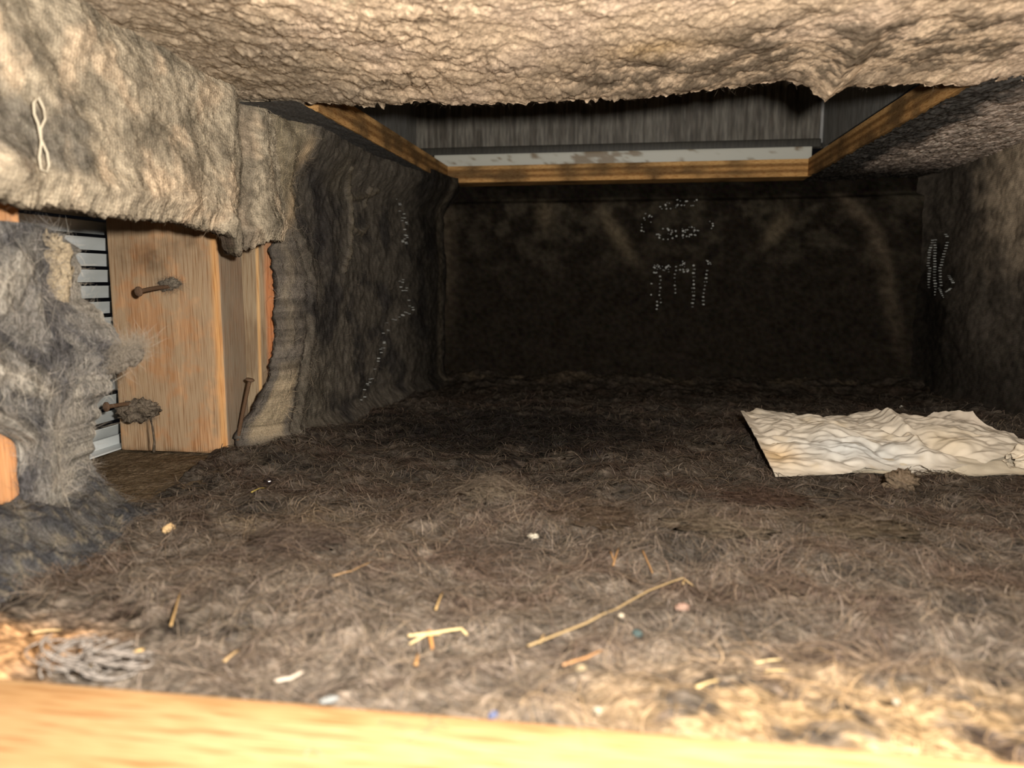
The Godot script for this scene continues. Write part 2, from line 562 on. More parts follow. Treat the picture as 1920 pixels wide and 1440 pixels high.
func build_ceiling() -> void:
	var flake: FastNoiseLite = noises.flake
	var flakelet: FastNoiseLite = noises.flakelet
	var mesh := sheet(520, 400, func(u: float, v: float):
		var x := lerpf(-0.315, 0.40, u)
		var ez: float = -0.588 + 0.006 * noises.rag.get_noise_1d(x * 1.3)
		# v up to 0.86 runs from the front to the edge, the rest turns up round the liner's thickness
		var a := minf(v / 0.86, 1.0)
		var b := maxf((v - 0.86) / 0.14, 0.0)
		var z := -0.16 * pow(ez / -0.16, a)
		var near := (z - ez) / (-0.16 - ez)
		var y: float = lerpf(table(edge_y, x), 0.304 + 0.003 * noises.big.get_noise_2d(x, z), ss(-0.12, 0.55, near) * ss(0.0, 0.08, near))
		var big: float = noises.big.get_noise_2d(x * 1.5, z * 1.5)
		var md: float = noises.mid.get_noise_2d(x, z)
		y += 0.0016 * md * (1.0 - 0.6 * b)
		var wx: float = x + 0.004 * md
		var n1 := flake.get_noise_2d(wx, z * 0.8) + 1.0
		var n2 := flakelet.get_noise_2d(wx, z * 0.8) + 1.0
		var crack := 1.0 - ss(0.015, 0.085, n1)
		var small := 1.0 - ss(0.015, 0.08, n2)
		var cracked: float = ss(-0.3, 0.3, noises.stain.get_noise_2d(x + 9.0, z)) * lerpf(1.0, 0.3, ss(-0.08, 0.08, x))
		var blot: float = noises.stain.get_noise_2d(x * 1.6, z * 2.2)
		var grain: float = noises.fine.get_noise_2d(x, z)
		y -= (0.0013 * ss(0.0, 0.25, n1) + 0.0006 * ss(0.0, 0.2, n2)) * lerpf(0.12, 0.85, cracked) + 0.0010 * grain + 0.0025 * maxf(blot, 0.0)
		y -= 0.0016 * pow(maxf(noises.rag.get_noise_2d(x * 0.5, z * 0.5), 0.0), 2.0)
		if b > 0.0:       # the rolled, ragged edge
			y += 0.022 * (1.0 - cos(b * PI * 0.5)) + 0.0012 * noises.rag.get_noise_2d(x, b * 0.03)
			z -= 0.004 * sin(b * PI) - 0.0012 * noises.rag.get_noise_2d(x + 4.0, b * 0.05)
		P = Vector3(x, y, z)
		var c := lin(0.90, 0.69, 0.49)
		c = c.lerp(lin(0.92, 0.71, 0.53), ss(0.0, 0.5, big))
		# the grey dust toward the left corner, and sooty smears toward the right of the edge
		var g1 := ss(-0.14, -0.25, x + 0.25 * (z + 0.46) + 0.03 * md)
		c = c.lerp(lin(0.34, 0.285, 0.215), g1 * 0.75)
		var g2: float = bump2(x, z, 0.02, -0.555, 0.12, 0.06) * ss(-0.3, 0.15, blot + 0.1 + 0.8 * grain) + 1.3 * bump2(x, z, 0.16, -0.52, 0.13, 0.055) * ss(-0.12, 0.15, blot + 0.6 * grain)
		c = c.lerp(lin(0.17, 0.135, 0.10), clampf(g2, 0, 1) * 0.9)
		c = c.lerp(lin(0.66, 0.46, 0.25), bump2(x, z, 0.015, -0.505, 0.03, 0.012) * 0.7)
		c = c.lerp(lin(0.16, 0.115, 0.075), (crack * 0.75 + small * 0.25) * cracked)
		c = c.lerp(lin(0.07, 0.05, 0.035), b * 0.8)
		var k := clampf(1.0 + 0.4 * grain + 0.2 * md, 0.5, 1.25)
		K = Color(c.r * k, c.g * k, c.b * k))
	# the ledge of liner that goes on to the right of the furnace opening, and the narrow one to its left
	mesh = sheet(110, 190, func(u: float, v: float):
		var x := lerpf(0.236, 0.40, u)
		var z := lerpf(-0.575, -1.125, v)
		var md: float = noises.mid.get_noise_2d(x * 1.6, z * 0.9)
		var n1: float = flakelet.get_noise_2d(x, z * 0.6) + 1.0
		var fib: float = noises.fine.get_noise_2d(x * 1.6, z * 0.4)
		P = Vector3(x, 0.2845 - 0.0012 * ss(0.0, 0.3, n1) - 0.002 * md - 0.0016 * fib, z)
		var c := lin(0.85, 0.70, 0.60).lerp(lin(0.50, 0.42, 0.36), ss(-0.2, 0.3, md))
		c = c.lerp(lin(0.10, 0.095, 0.09), 1.0 - ss(0.03, 0.055, x - 0.236 - 0.01 * md))
		c = c.lerp(lin(0.05, 0.045, 0.04), ss(-0.9, -1.08, z))
		var k := clampf(1.0 + 0.7 * fib, 0.4, 1.6)
		K = Color(c.r * k, c.g * k, c.b * k), mesh)
	mesh = sheet(16, 90, func(u: float, v: float):
		P = Vector3(lerpf(-0.30, -0.249, u), 0.2845 + 0.001 * noises.mid.get_noise_2d(u, v * 9.0), lerpf(-0.575, -1.125, v))
		K = lin(0.16, 0.155, 0.15), mesh)
	var c := struct("ceiling", mesh, M["ceiling dust"], "tan dust-caked ceiling liner with dark cracks and a ragged edge", "ceiling")
	# the subfloor deck over it closes the plenum
	obj("deck", block(Vector3(0.74, 0.018, 0.47), Vector3i(2, 1, 2), 0.001, func(_p, _a): return lin(0.08, 0.06, 0.045), null, Vector3(0.04, 0.332, -0.35)), M.wood, c)
	# loose fibres along the ragged edge
	var places := []
	for k in 160:
		var x := rng.randf_range(-0.28, 0.33)
		places.append([on_surface(Vector3(x, table(edge_y, x) - 0.002, -0.59), Vector3(0, -1, -0.4).normalized(), rng.randf_range(0.004, 0.009), 0.002, 0.8), lin(0.2, 0.16, 0.12)])
	fibres("loose_fibre", c, places)

# ------------------------------------------------------------------ left wall
var strip_bottom := [[-0.62, 0.186], [-0.602, 0.1866], [-0.5875, 0.1795], [-0.5738, 0.176], [-0.5605, 0.1706], [-0.5485, 0.1738], [-0.5432, 0.184], [-0.5268, 0.1885], [-0.509, 0.189], [-0.486, 0.1912], [-0.445, 0.19], [-0.405, 0.1885], [-0.396, 0.191], [-0.3756, 0.1909], [-0.346, 0.1887], [-0.33, 0.1903], [-0.2, 0.189]]
var front_edge := [[0.0, -0.628], [0.0074, -0.6318], [0.03, -0.6417], [0.057, -0.6533], [0.0755, -0.6607], [0.104, -0.6716], [0.133, -0.6718], [0.167, -0.6747], [0.185, -0.659], [0.207, -0.6391], [0.238, -0.6367], [0.267, -0.6292], [0.292, -0.6074]]

func wall_left_x(z: float) -> float:
	return -0.292 + 0.032 * ss(-0.82, -1.10, z)

func build_wall_left() -> void:
	var fl: FastNoiseLite = noises.fine
	var md: FastNoiseLite = noises.mid
	var rag: FastNoiseLite = noises.rag
	var tears := [[Vector2(-0.78, 0.262), Vector2(-0.805, 0.232), Vector2(-0.80, 0.205), Vector2(-0.795, 0.185), Vector2(-0.775, 0.16)], [Vector2(-0.805, 0.235), Vector2(-0.85, 0.243), Vector2(-0.868, 0.25)], [Vector2(-0.80, 0.205), Vector2(-0.83, 0.2), Vector2(-0.85, 0.21)], [Vector2(-0.845, 0.232), Vector2(-0.85, 0.25)]]
	# upper strip above the grille opening
	var mesh := sheet(330, 170, func(u: float, v: float):
		var z := lerpf(-0.635, -0.16, pow(u, 1.35))
		var bot := table(strip_bottom, z) + 0.0022 * rag.get_noise_1d(z * 2.0) + 0.001 * fl.get_noise_1d(z * 3.0)
		var a := minf(v / 0.86, 1.0)
		var b := maxf((v - 0.86) / 0.14, 0.0)
		var y := lerpf(0.310, bot, a)
		var m := md.get_noise_2d(z, y)
		var g := fl.get_noise_2d(z * 0.8, y * 0.8)
		var x: float = -0.290 + 0.0022 * m + 0.0011 * g + 0.0006 * noises.grit.get_noise_2d(z, y) + 0.006 * noises.big.get_noise_2d(z * 1.6, y * 1.6)
		# two soft folds where the strip turns to the rear wall, a bulge along the torn lip
		x += 0.006 * bump1(z + 0.12 * (y - 0.24), -0.545, 0.012) - 0.005 * bump1(z + 0.1 * (y - 0.24), -0.575, 0.008) + 0.005 * bump1(z, -0.6, 0.012)
		x += 0.004 * bump1(y, bot + 0.01, 0.008) - 0.008 * ss(0.28, 0.31, y)
		x += 0.004 * bump2(z, y, -0.47, 0.215, 0.03, 0.02) + 0.006 * bump2(z, y, -0.33, 0.205, 0.02, 0.012)
		if b > 0.0:
			x -= 0.014 * (1.0 - cos(b * PI * 0.5))
			y -= 0.003 * sin(b * PI) + 0.0015 * rag.get_noise_2d(z, b * 0.04)
		P = Vector3(x, y, z)
		var c := lin(0.47, 0.40, 0.30)
		c = c.lerp(lin(0.24, 0.205, 0.155), ss(0.0, 0.4, m + 0.5 * g))
		c = c.lerp(lin(0.58, 0.46, 0.33), ss(0.05, 0.5, noises.stain.get_noise_2d(z * 1.7, y * 1.5 + 2.0)) + 0.7 * bump2(z, y, -0.48, 0.205, 0.035, 0.014) + 0.5 * bump2(z, y, -0.575, 0.205, 0.006, 0.02))
		c = c.lerp(lin(0.19, 0.17, 0.14), ss(0.2, 0.7, bump2(z, y, -0.345, 0.225, 0.05, 0.02) + 0.5 * m))
		c = c.lerp(lin(0.17, 0.145, 0.115), ss(0.02, 0.3, bump1(z + 0.1 * (y - 0.24), -0.576, 0.007)) * 0.6)
		c = c.lerp(lin(0.13, 0.11, 0.09), bump2(z, y, -0.565, 0.178, 0.02, 0.012) * 0.8)
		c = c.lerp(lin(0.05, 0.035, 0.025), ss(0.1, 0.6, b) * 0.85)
		var k := clampf(1.0 + 0.7 * g, 0.45, 1.5)
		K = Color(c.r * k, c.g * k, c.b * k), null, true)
	# rear wall, from its torn front edge (with the liner's thickness turned back) to the far corner
	mesh = sheet(330, 230, func(u: float, v: float):
		var y := lerpf(-0.004, 0.291, v)
		var front := table(front_edge, y) + 0.0022 * rag.get_noise_2d(y * 1.4, 5.0)
		var b := maxf((0.14 - u) / 0.14, 0.0)
		var a := maxf((u - 0.14) / 0.86, 0.0)
		var z := lerpf(front, -1.122, pow(a, 1.25))
		var m := md.get_noise_2d(z, y)
		var g := fl.get_noise_2d(z * 0.9, y * 0.6)
		var st: float = noises.stain.get_noise_2d(z, y)
		var x: float = wall_left_x(z) + 0.0025 * m + 0.0007 * g + 0.004 * noises.big.get_noise_2d(z, y)
		x += 0.006 * bump1(z, front - 0.01, 0.012) + 0.012 * (1.0 - ss(0.0, 0.02, y))
		x += 0.022 * ss(0.235, 0.285, y) * ss(-0.62, -0.68, z)
		var tear := 0.0
		for t in tears:
			tear = maxf(tear, 1.0 - ss(0.0008, 0.0045, seg_dist(Vector2(z + 0.003 * g, y + 0.002 * m), t)))
		x += 0.0045 * tear
		x += 0.004 * bump1(z, -1.085 + 0.01 * m, 0.012)
		var lower := 1.0 - ss(0.17, 0.2, y)
		if b > 0.0:
			z += 0.034 * sin(b * PI * 0.5) * lower + 0.003 * fl.get_noise_2d(y * 0.5, b * 0.06) * b
			x -= (0.007 + 0.009 * lower) * (1.0 - cos(b * PI * 0.5)) + 0.002 * md.get_noise_2d(y * 1.5, b * 0.1)
			x -= 0.026 * (1.0 - ss(0.0, 0.07, y)) * b
		P = Vector3(x, y, z)
		var c := lin(0.135, 0.118, 0.098)
		c = c.lerp(lin(0.062, 0.056, 0.052), ss(-0.05, 0.4, st))
		c = c.lerp(lin(0.055, 0.05, 0.05), bump2(z, y, -0.73, 0.21, 0.035, 0.06) * 0.8)
		c = c.lerp(lin(0.15, 0.13, 0.10), bump2(z, y, -0.76, 0.255, 0.04, 0.022) * 0.8 + 0.6 * bump2(z, y, -0.68, 0.04, 0.05, 0.04))
		c = c.lerp(lin(0.30, 0.25, 0.17), (ss(-0.672, -0.645, z + 0.01 * m) * ss(0.2, 0.23, y) * (0.7 + 0.5 * fl.get_noise_2d(z * 1.5, y * 0.12))))
		c = c.lerp(lin(0.45, 0.34, 0.22), bump2(z, y, -0.665, 0.262, 0.006, 0.012) + bump2(z + 0.3 * (y - 0.21), y, -0.648, 0.215, 0.007, 0.022))
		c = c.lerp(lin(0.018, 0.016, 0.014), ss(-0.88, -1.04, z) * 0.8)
		c = c.lerp(lin(0.16, 0.13, 0.09), tear * 0.55 + bump1(z, -1.07 + 0.006 * m, 0.008) * 0.3)
		if b > 0.0:
			var pale := 1.0 - ss(0.6, 1.0, absf(b - 0.45 - 1.2 * (0.03 - y)) / 0.35)
			c = c.lerp(lin(0.135, 0.118, 0.102), lower * ss(0.0, 0.25, b))
			c = c.lerp(lin(0.36, 0.29, 0.20), pale * ss(0.008, 0.02, y) * (1.0 - ss(0.06, 0.085, y + 0.006 * m)) * 0.9)
			c = c.lerp(lin(0.24, 0.2, 0.15), bump1(b, 0.55 + 0.3 * m, 0.15) * lower * ss(0.08, 0.1, y) * 0.6)
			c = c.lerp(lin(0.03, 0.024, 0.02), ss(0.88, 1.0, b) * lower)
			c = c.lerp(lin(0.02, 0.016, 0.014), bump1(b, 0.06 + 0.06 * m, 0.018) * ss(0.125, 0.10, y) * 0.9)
		var k := clampf(1.0 + 0.55 * g + 0.25 * m, 0.4, 1.6)
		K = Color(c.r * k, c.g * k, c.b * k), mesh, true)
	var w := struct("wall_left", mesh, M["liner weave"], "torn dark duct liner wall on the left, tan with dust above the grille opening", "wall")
	var places := places_on(mesh, 600, Vector2(0.006, 0.014), Color(1.2, 1.15, 1.1), func(p): return 0.3 if p.y < 0.2 else 0.5, 0.5, 0)
	places += places_on(mesh, 1700, Vector2(0.006, 0.016), Color(1.5, 1.45, 1.4), func(p): return 1.0 if p.z > -0.68 else 0.15, 0.5, 1)
	fibres("wall_fibre", w, places)
	# worn stencilled printing
	var rows := [[-0.9345, 0.252], [-0.952, 0.23], [-0.967, 0.207], [-0.955, 0.195], [-0.9395, 0.153], [-0.96, 0.13], [-0.9733, 0.112], [-0.945, 0.104], [-0.913, 0.10], [-0.889, 0.071], [-0.866, 0.048], [-0.8344, 0.021], [-0.8055, 0.010]]
	var dots := []
	for i in rows.size() - 1:
		if i == 3: continue
		for k in 14:
			var t := k / 14.0
			for side in 2:
				if rng.randf() < 0.2:
					var z: float = lerpf(rows[i][0], rows[i + 1][0], t) + side * 0.009 + rng.randf_range(-0.004, 0.004)
					dots.append(Vector3(wall_left_x(z) + 0.0035, lerpf(rows[i][1], rows[i + 1][1], t) + rng.randf_range(-0.002, 0.002), z))
	printing(w, dots, Vector3.RIGHT, 0.00055)

func printing(wall: Node, dots: Array, n: Vector3, r: float) -> void:
	var st := st_new(false)
	for d in dots:
		var s := n.cross(Vector3.UP).normalized()
		var rr: float = r * rng.randf_range(0.5, 1.25)
		var sq := rng.randf_range(0.5, 1.0)
		for k in 6:
			var a := TAU * k / 6
			var b := TAU * (k + 1) / 6
			var pa: Vector3 = d + s * cos(a) * rr + Vector3.UP * sin(a) * rr * sq
			var pb: Vector3 = d + s * cos(b) * rr + Vector3.UP * sin(b) * rr * sq
			for v in [d + n * 0.0005, pb, pa]: st.add_vertex(v)
			for v in [pa, pb, pb - n * 0.003, pa, pb - n * 0.003, pa - n * 0.003]: st.add_vertex(v)
	var o := obj("printing", st_done(st), M.print, wall)
	o.set_meta("label", "worn white dotted printing on the liner")

# ------------------------------------------------------------------ right wall
func build_wall_right() -> void:
	var fl: FastNoiseLite = noises.fine
	var md: FastNoiseLite = noises.mid
	var mesh := sheet(250, 150, func(u: float, v: float):
		var z := lerpf(-0.30, -1.128, u)
		var y := lerpf(-0.004, 0.2875, v)
		var m := md.get_noise_2d(z * 0.8, y + 3.0)
		var g := fl.get_noise_2d(z * 0.7, y * 0.7 + 2.0)
		var x: float = 0.386 + 0.002 * m + 0.0006 * g + 0.004 * noises.big.get_noise_2d(z + 5.0, y) - 0.010 * (1.0 - ss(0.0, 0.02, y))
		x -= 0.012 * ss(-1.06, -1.12, z)
		P = Vector3(x, y, z)
		var c := lin(0.10, 0.085, 0.07)
		var top := ss(0.13, 0.25, y + 0.03 * m + 0.12 * (z + 0.86))
		c = c.lerp(lin(0.52, 0.42, 0.31), top * ss(-0.98, -0.86, z + 0.05 * m))
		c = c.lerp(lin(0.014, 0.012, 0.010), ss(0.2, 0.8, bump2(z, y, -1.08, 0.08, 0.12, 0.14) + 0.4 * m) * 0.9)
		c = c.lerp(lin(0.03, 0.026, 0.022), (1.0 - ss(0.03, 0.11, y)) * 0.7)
		var k := clampf(1.0 + 0.6 * g + 0.3 * m, 0.4, 1.6)
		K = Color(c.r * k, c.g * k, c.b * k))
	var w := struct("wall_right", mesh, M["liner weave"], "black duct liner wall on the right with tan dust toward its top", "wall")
	var dots := []
	for run in [[[-1.058, 0.20], [-1.066, 0.185], [-1.066, 0.165]], [[-1.062, 0.165], [-1.058, 0.137]], [[-1.048, 0.187], [-1.045, 0.16], [-1.034, 0.128]], [[-1.05, 0.20], [-1.048, 0.187]], [[-1.018, 0.205], [-1.012, 0.2]], [[-1.012, 0.195], [-1.028, 0.165], [-1.02, 0.14]], [[-1.025, 0.14], [-1.005, 0.127]], [[-1.0, 0.155], [-0.984, 0.145]], [[-0.99, 0.14], [-1.005, 0.135]]]:
		for i in run.size() - 1:
			var n := int(maxf(absf(run[i][1] - run[i + 1][1]), absf(run[i][0] - run[i + 1][0])) / 0.0036) + 1
			for k in n:
				var t := float(k) / n
				dots.append(Vector3(0.3835, lerpf(run[i][1], run[i + 1][1], t), lerpf(run[i][0], run[i + 1][0], t) + rng.randf_range(-0.0012, 0.0012)))
	printing(w, dots, Vector3.LEFT, 0.0008)

# ------------------------------------------------------------------ back wall
func build_wall_back() -> void:
	var fl: FastNoiseLite = noises.fine
	var md: FastNoiseLite = noises.mid
	var fold := [Vector2(0.285, 0.262), Vector2(0.325, 0.215), Vector2(0.34, 0.17), Vector2(0.357, 0.10), Vector2(0.376, 0.02)]
	var crease := [Vector2(0.325, 0.19), Vector2(0.345, 0.13), Vector2(0.372, 0.05)]
	var seam := [Vector2(-0.258, 0.25), Vector2(-0.256, 0.15), Vector2(-0.262, 0.0)]
	var mesh := sheet(260, 150, func(u: float, v: float):
		var x := lerpf(-0.285, 0.40, u)
		var y := lerpf(-0.004, 0.290, v)
		var m := md.get_noise_2d(x * 0.8, y + 7.0)
		var g := fl.get_noise_2d(x * 0.7, y * 0.7 + 4.0)
		var q := Vector2(x + 0.004 * m, y)
		var f := seg_dist(q, fold)
		var cr := seg_dist(q, crease)
		var se := seg_dist(q, seam)
		var right := ss(0.27, 0.40, x + 0.25 * (y - 0.1))
		var z: float = -1.114 + 0.003 * m + 0.0006 * g + 0.003 * noises.big.get_noise_2d(x, y) + 0.03 * right * right
		z += 0.006 * exp(-pow(f / 0.012, 2.0)) - 0.005 * exp(-pow(cr / 0.005, 2.0)) + 0.006 * exp(-pow(se / 0.008, 2.0)) + 0.02 * (1.0 - ss(-0.285, -0.255, x))
		z -= 0.014 * ss(0.258, 0.264, y) - 0.012 * (1.0 - ss(0.0, 0.02, y))
		P = Vector3(x, y, z)
		var c := lin(0.022, 0.018, 0.014)
		var dust: float = ss(0.12, 0.26, y + 0.05 * noises.stain.get_noise_2d(x, y * 0.7))
		c = c.lerp(lin(0.05, 0.042, 0.031), dust * ss(-0.2, 0.5, m + noises.stain.get_noise_2d(x + 4.0, y)))
		c = c.lerp(lin(0.17, 0.135, 0.09), (bump2(x, y, -0.115, 0.245, 0.012, 0.02) + bump2(x + 0.6 * (y - 0.2), y, -0.005, 0.215, 0.012, 0.035) + bump2(x - 0.5 * (y - 0.2), y, 0.195, 0.22, 0.012, 0.02)) * 0.7)
		c = c.lerp(lin(0.09, 0.07, 0.05), 0.9 * exp(-pow(f / 0.009, 2.0)) * ss(-0.02, 0.2, y) + 0.6 * exp(-pow(se / 0.012, 2.0)) * ss(0.0, 0.2, y))
		c = c.lerp(lin(0.10, 0.08, 0.055), (1.0 - ss(0.002, 0.012, y + 0.004 * m)))
		c = c.lerp(lin(0.012, 0.010, 0.008), ss(0.262, 0.268, y) * 0.85)
		var k := clampf(1.0 + 0.6 * g + 0.3 * m, 0.4, 1.7)
		K = Color(c.r * k, c.g * k, c.b * k), null, true)
	var w := struct("wall_back", mesh, M["liner weave"], "black liner wall at the far end under the furnace opening", "wall")
	var dots := []
	# columns of dots, as the worn print reads
	for col in [[0.0688, 0.1685, 0.131], [0.0935, 0.170, 0.108], [0.0952, 0.170, 0.108], [0.111, 0.163, 0.113], [0.1125, 0.163, 0.116], [0.049, 0.155, 0.118], [0.044, 0.125, 0.105], [0.036, 0.145, 0.115]]:
		var y: float = col[1]
		while y > col[2]:
			if col[0] > 0.06 or rng.randf() < 0.6:
				dots.append(Vector3(col[0] + rng.randf_range(-0.0012, 0.0012) - (0.004 * (0.165 - y) / 0.05 if col[0] > 0.1 else 0.0), y, -1.1065))
			y -= 0.0052
	for spot in [[0.052, 0.165, 0.013, 0.006, 26], [0.082, 0.168, 0.008, 0.008, 18], [0.112, 0.175, 0.005, 0.004, 6], [0.053, 0.214, 0.011, 0.008, 14], [0.066, 0.214, 0.004, 0.006, 6], [0.084, 0.215, 0.009, 0.008, 18], [0.096, 0.214, 0.003, 0.006, 5], [0.118, 0.224, 0.005, 0.006, 5], [0.06, 0.252, 0.014, 0.008, 14], [0.085, 0.255, 0.012, 0.005, 9], [0.030, 0.238, 0.006, 0.012, 8], [0.024, 0.222, 0.004, 0.006, 4]]:
		for k in spot[4]:
			dots.append(Vector3(spot[0] + rng.randf_range(-1, 1) * spot[2], spot[1] + rng.randf_range(-1, 1) * spot[3], -1.1065))
	printing(w, dots, Vector3.BACK, 0.0012)

# ------------------------------------------------------------------ plywood round the opening, the furnace above it
func build_deck_and_furnace() -> void:
	var ply := func(ax: int, sg: float):       # tones of the plies on the sawn edge
		return func(p: Vector3, a: int):
			var n: float = noises.mid.get_noise_3d(p.x * 1.4, p.y * 0.2, p.z * 1.4)
			var layer := int(floor((p[ax] * sg + 0.0095) / 0.0038))
			var c: Color = [lin(0.60, 0.36, 0.15), lin(0.30, 0.165, 0.065), lin(0.54, 0.32, 0.13), lin(0.27, 0.15, 0.06), lin(0.62, 0.39, 0.17)][clampi(layer, 0, 4)]
			var n2: float = noises.stain.get_noise_3d(p.x, p.y * 1.3 + sg * 0.5 + ax, p.z)
			c = c.lerp(lin(0.13, 0.085, 0.045), clampf(0.42 + n * 1.5 + n2 * 1.2, 0.08, 0.9))
			return c
	# a board lies along its own y; its x is up
	var back := tag(obj("plywood_rail", block(Vector3(0.0225, 0.500, 0.045), Vector3i(11, 60, 4), 0.0004, ply.call(0, 1.0)), M.plywood), "plywood rail with striped sawn edge across the back of the opening", "board", "plywood rails round the furnace opening")
	back.transform = Transform3D(Basis(Vector3.UP, Vector3.LEFT, Vector3.BACK), Vector3(-0.006, 0.296, -1.1035))
	var left := tag(obj("plywood_rail", block(Vector3(0.0225, 0.508, 0.05), Vector3i(11, 60, 4), 0.0004, ply.call(0, 1.0)), M.plywood), "plywood rail running along the left side of the furnace opening", "board", "plywood rails round the furnace opening")
	left.transform = Transform3D(Basis(Vector3.UP, Vector3.BACK, Vector3.RIGHT), Vector3(-0.2735, 0.2965, -0.872))
	var right := tag(obj("plywood_rail", block(Vector3(0.0225, 0.552, 0.16), Vector3i(11, 60, 4), 0.0004, ply.call(0, 1.0)), M.plywood), "plywood rail running along the right side of the furnace opening", "board", "plywood rails round the furnace opening")
	right.transform = Transform3D(Basis(Vector3.UP, Vector3.BACK, Vector3.RIGHT), Vector3(0.314, 0.2965, -0.85))
	# furnace cabinet: sheet metal panels seen up through the opening
	var f := thing("furnace_cabinet", "grey sheet metal furnace cabinet streaked with dust above the opening", "furnace", Vector3(-0.02, 0.308, -0.85))
	var fo := f.position
	var streak := func(base: Color, dirt: Color, amount: float):
		return func(p: Vector3, _a: int):
			var drip: float = noises.rag.get_noise_2d(p.x * 1.1 + p.z * 1.1, p.y * 0.06)
			var n: float = noises.mid.get_noise_3d(p.x, p.y, p.z)
			return base.lerp(dirt, clampf(0.45 + 1.6 * drip * ss(-0.25, 0.1, p.y + 0.1) + 0.8 * n, 0.0, 1.0) * amount)
	var bp := obj("back_panel", block(Vector3(0.57, 0.26, 0.002), Vector3i(220, 40, 1), 0.0005, streak.call(lin(0.20, 0.185, 0.16), lin(0.07, 0.056, 0.042), 0.85)), M.metal, f)
	bp.position = Vector3(-0.02, 0.455, -1.112) - fo
	# dark strip painted in as the shadow of the gap under the panel
	var gap_shade := obj("gap_shade", block(Vector3(0.555, 0.012, 0.006), Vector3i(20, 2, 2), 0.002, func(_p, _a): return lin(0.045, 0.04, 0.034)), M.metal, f)
	gap_shade.position = Vector3(-0.022, 0.331, -1.1075) - fo
	for s in [-1, 1]:
		var sp := obj("side_panel", block(Vector3(0.002, 0.26, 0.54), Vector3i(1, 30, 120), 0.0005, streak.call(lin(0.30, 0.30, 0.29), lin(0.19, 0.175, 0.155), 0.7)), M.metal, f)
		sp.position = Vector3(-0.302 if s < 0 else 0.2575, 0.455, -0.845) - fo
	var top := obj("top_panel", block(Vector3(0.57, 0.002, 0.54), Vector3i(4, 1, 4), 0.0005, func(_p, _a): return lin(0.12, 0.115, 0.11)), M.metal, f)
	top.position = Vector3(-0.02, 0.585, -0.845) - fo
	var st := st_new()
	tube(st, [Vector3(0.2545, 0.331, -1.107), Vector3(0.2545, 0.58, -1.107)], 0.0022, 8, lin(0.5, 0.5, 0.5))
	obj("corner_seam", st_done(st), M.metal, f).position = -fo
	var fg := obj("flange", block(Vector3(0.514, 0.0185, 0.004), Vector3i(110, 6, 1), 0.001, func(p: Vector3, _a):
		var n: float = noises.stain.get_noise_2d(p.x * 2.2, p.y * 4.0 + 1.0)
		return lin(0.47, 0.47, 0.42).lerp(lin(0.20, 0.155, 0.10), ss(0.25, 0.5, n + 0.6 * bump1(p.x, -0.02, 0.045)))), M["painted metal"], f)
	fg.position = Vector3(-0.015, 0.3165, -1.101) - fo
	fg.set_meta("label", "pale painted flange strip along the cabinet foot")

# ------------------------------------------------------------------ studs, plate
func wood_tone(a: Color, b: Color, dust: Color, amount: float, off: float) -> Callable:
	return func(p: Vector3, ax: int):
		var ring: float = noises.mid.get_noise_2d((p.x if ax != 0 else p.z) * 2.2 + off, p.y * 0.12 + off)
		var n: float = noises.stain.get_noise_3d(p.x * 2.0 + off, p.y * 1.6, p.z * 2.0)
		var g: float = noises.fine.get_noise_3d(p.x + off, p.y * 0.8, p.z)
		var c := a.lerp(b, ss(-0.3, 0.4, ring))
		c = c.lerp(dust, clampf((0.45 + 1.1 * n + 0.5 * g) * amount, 0.0, 0.9))
		return c

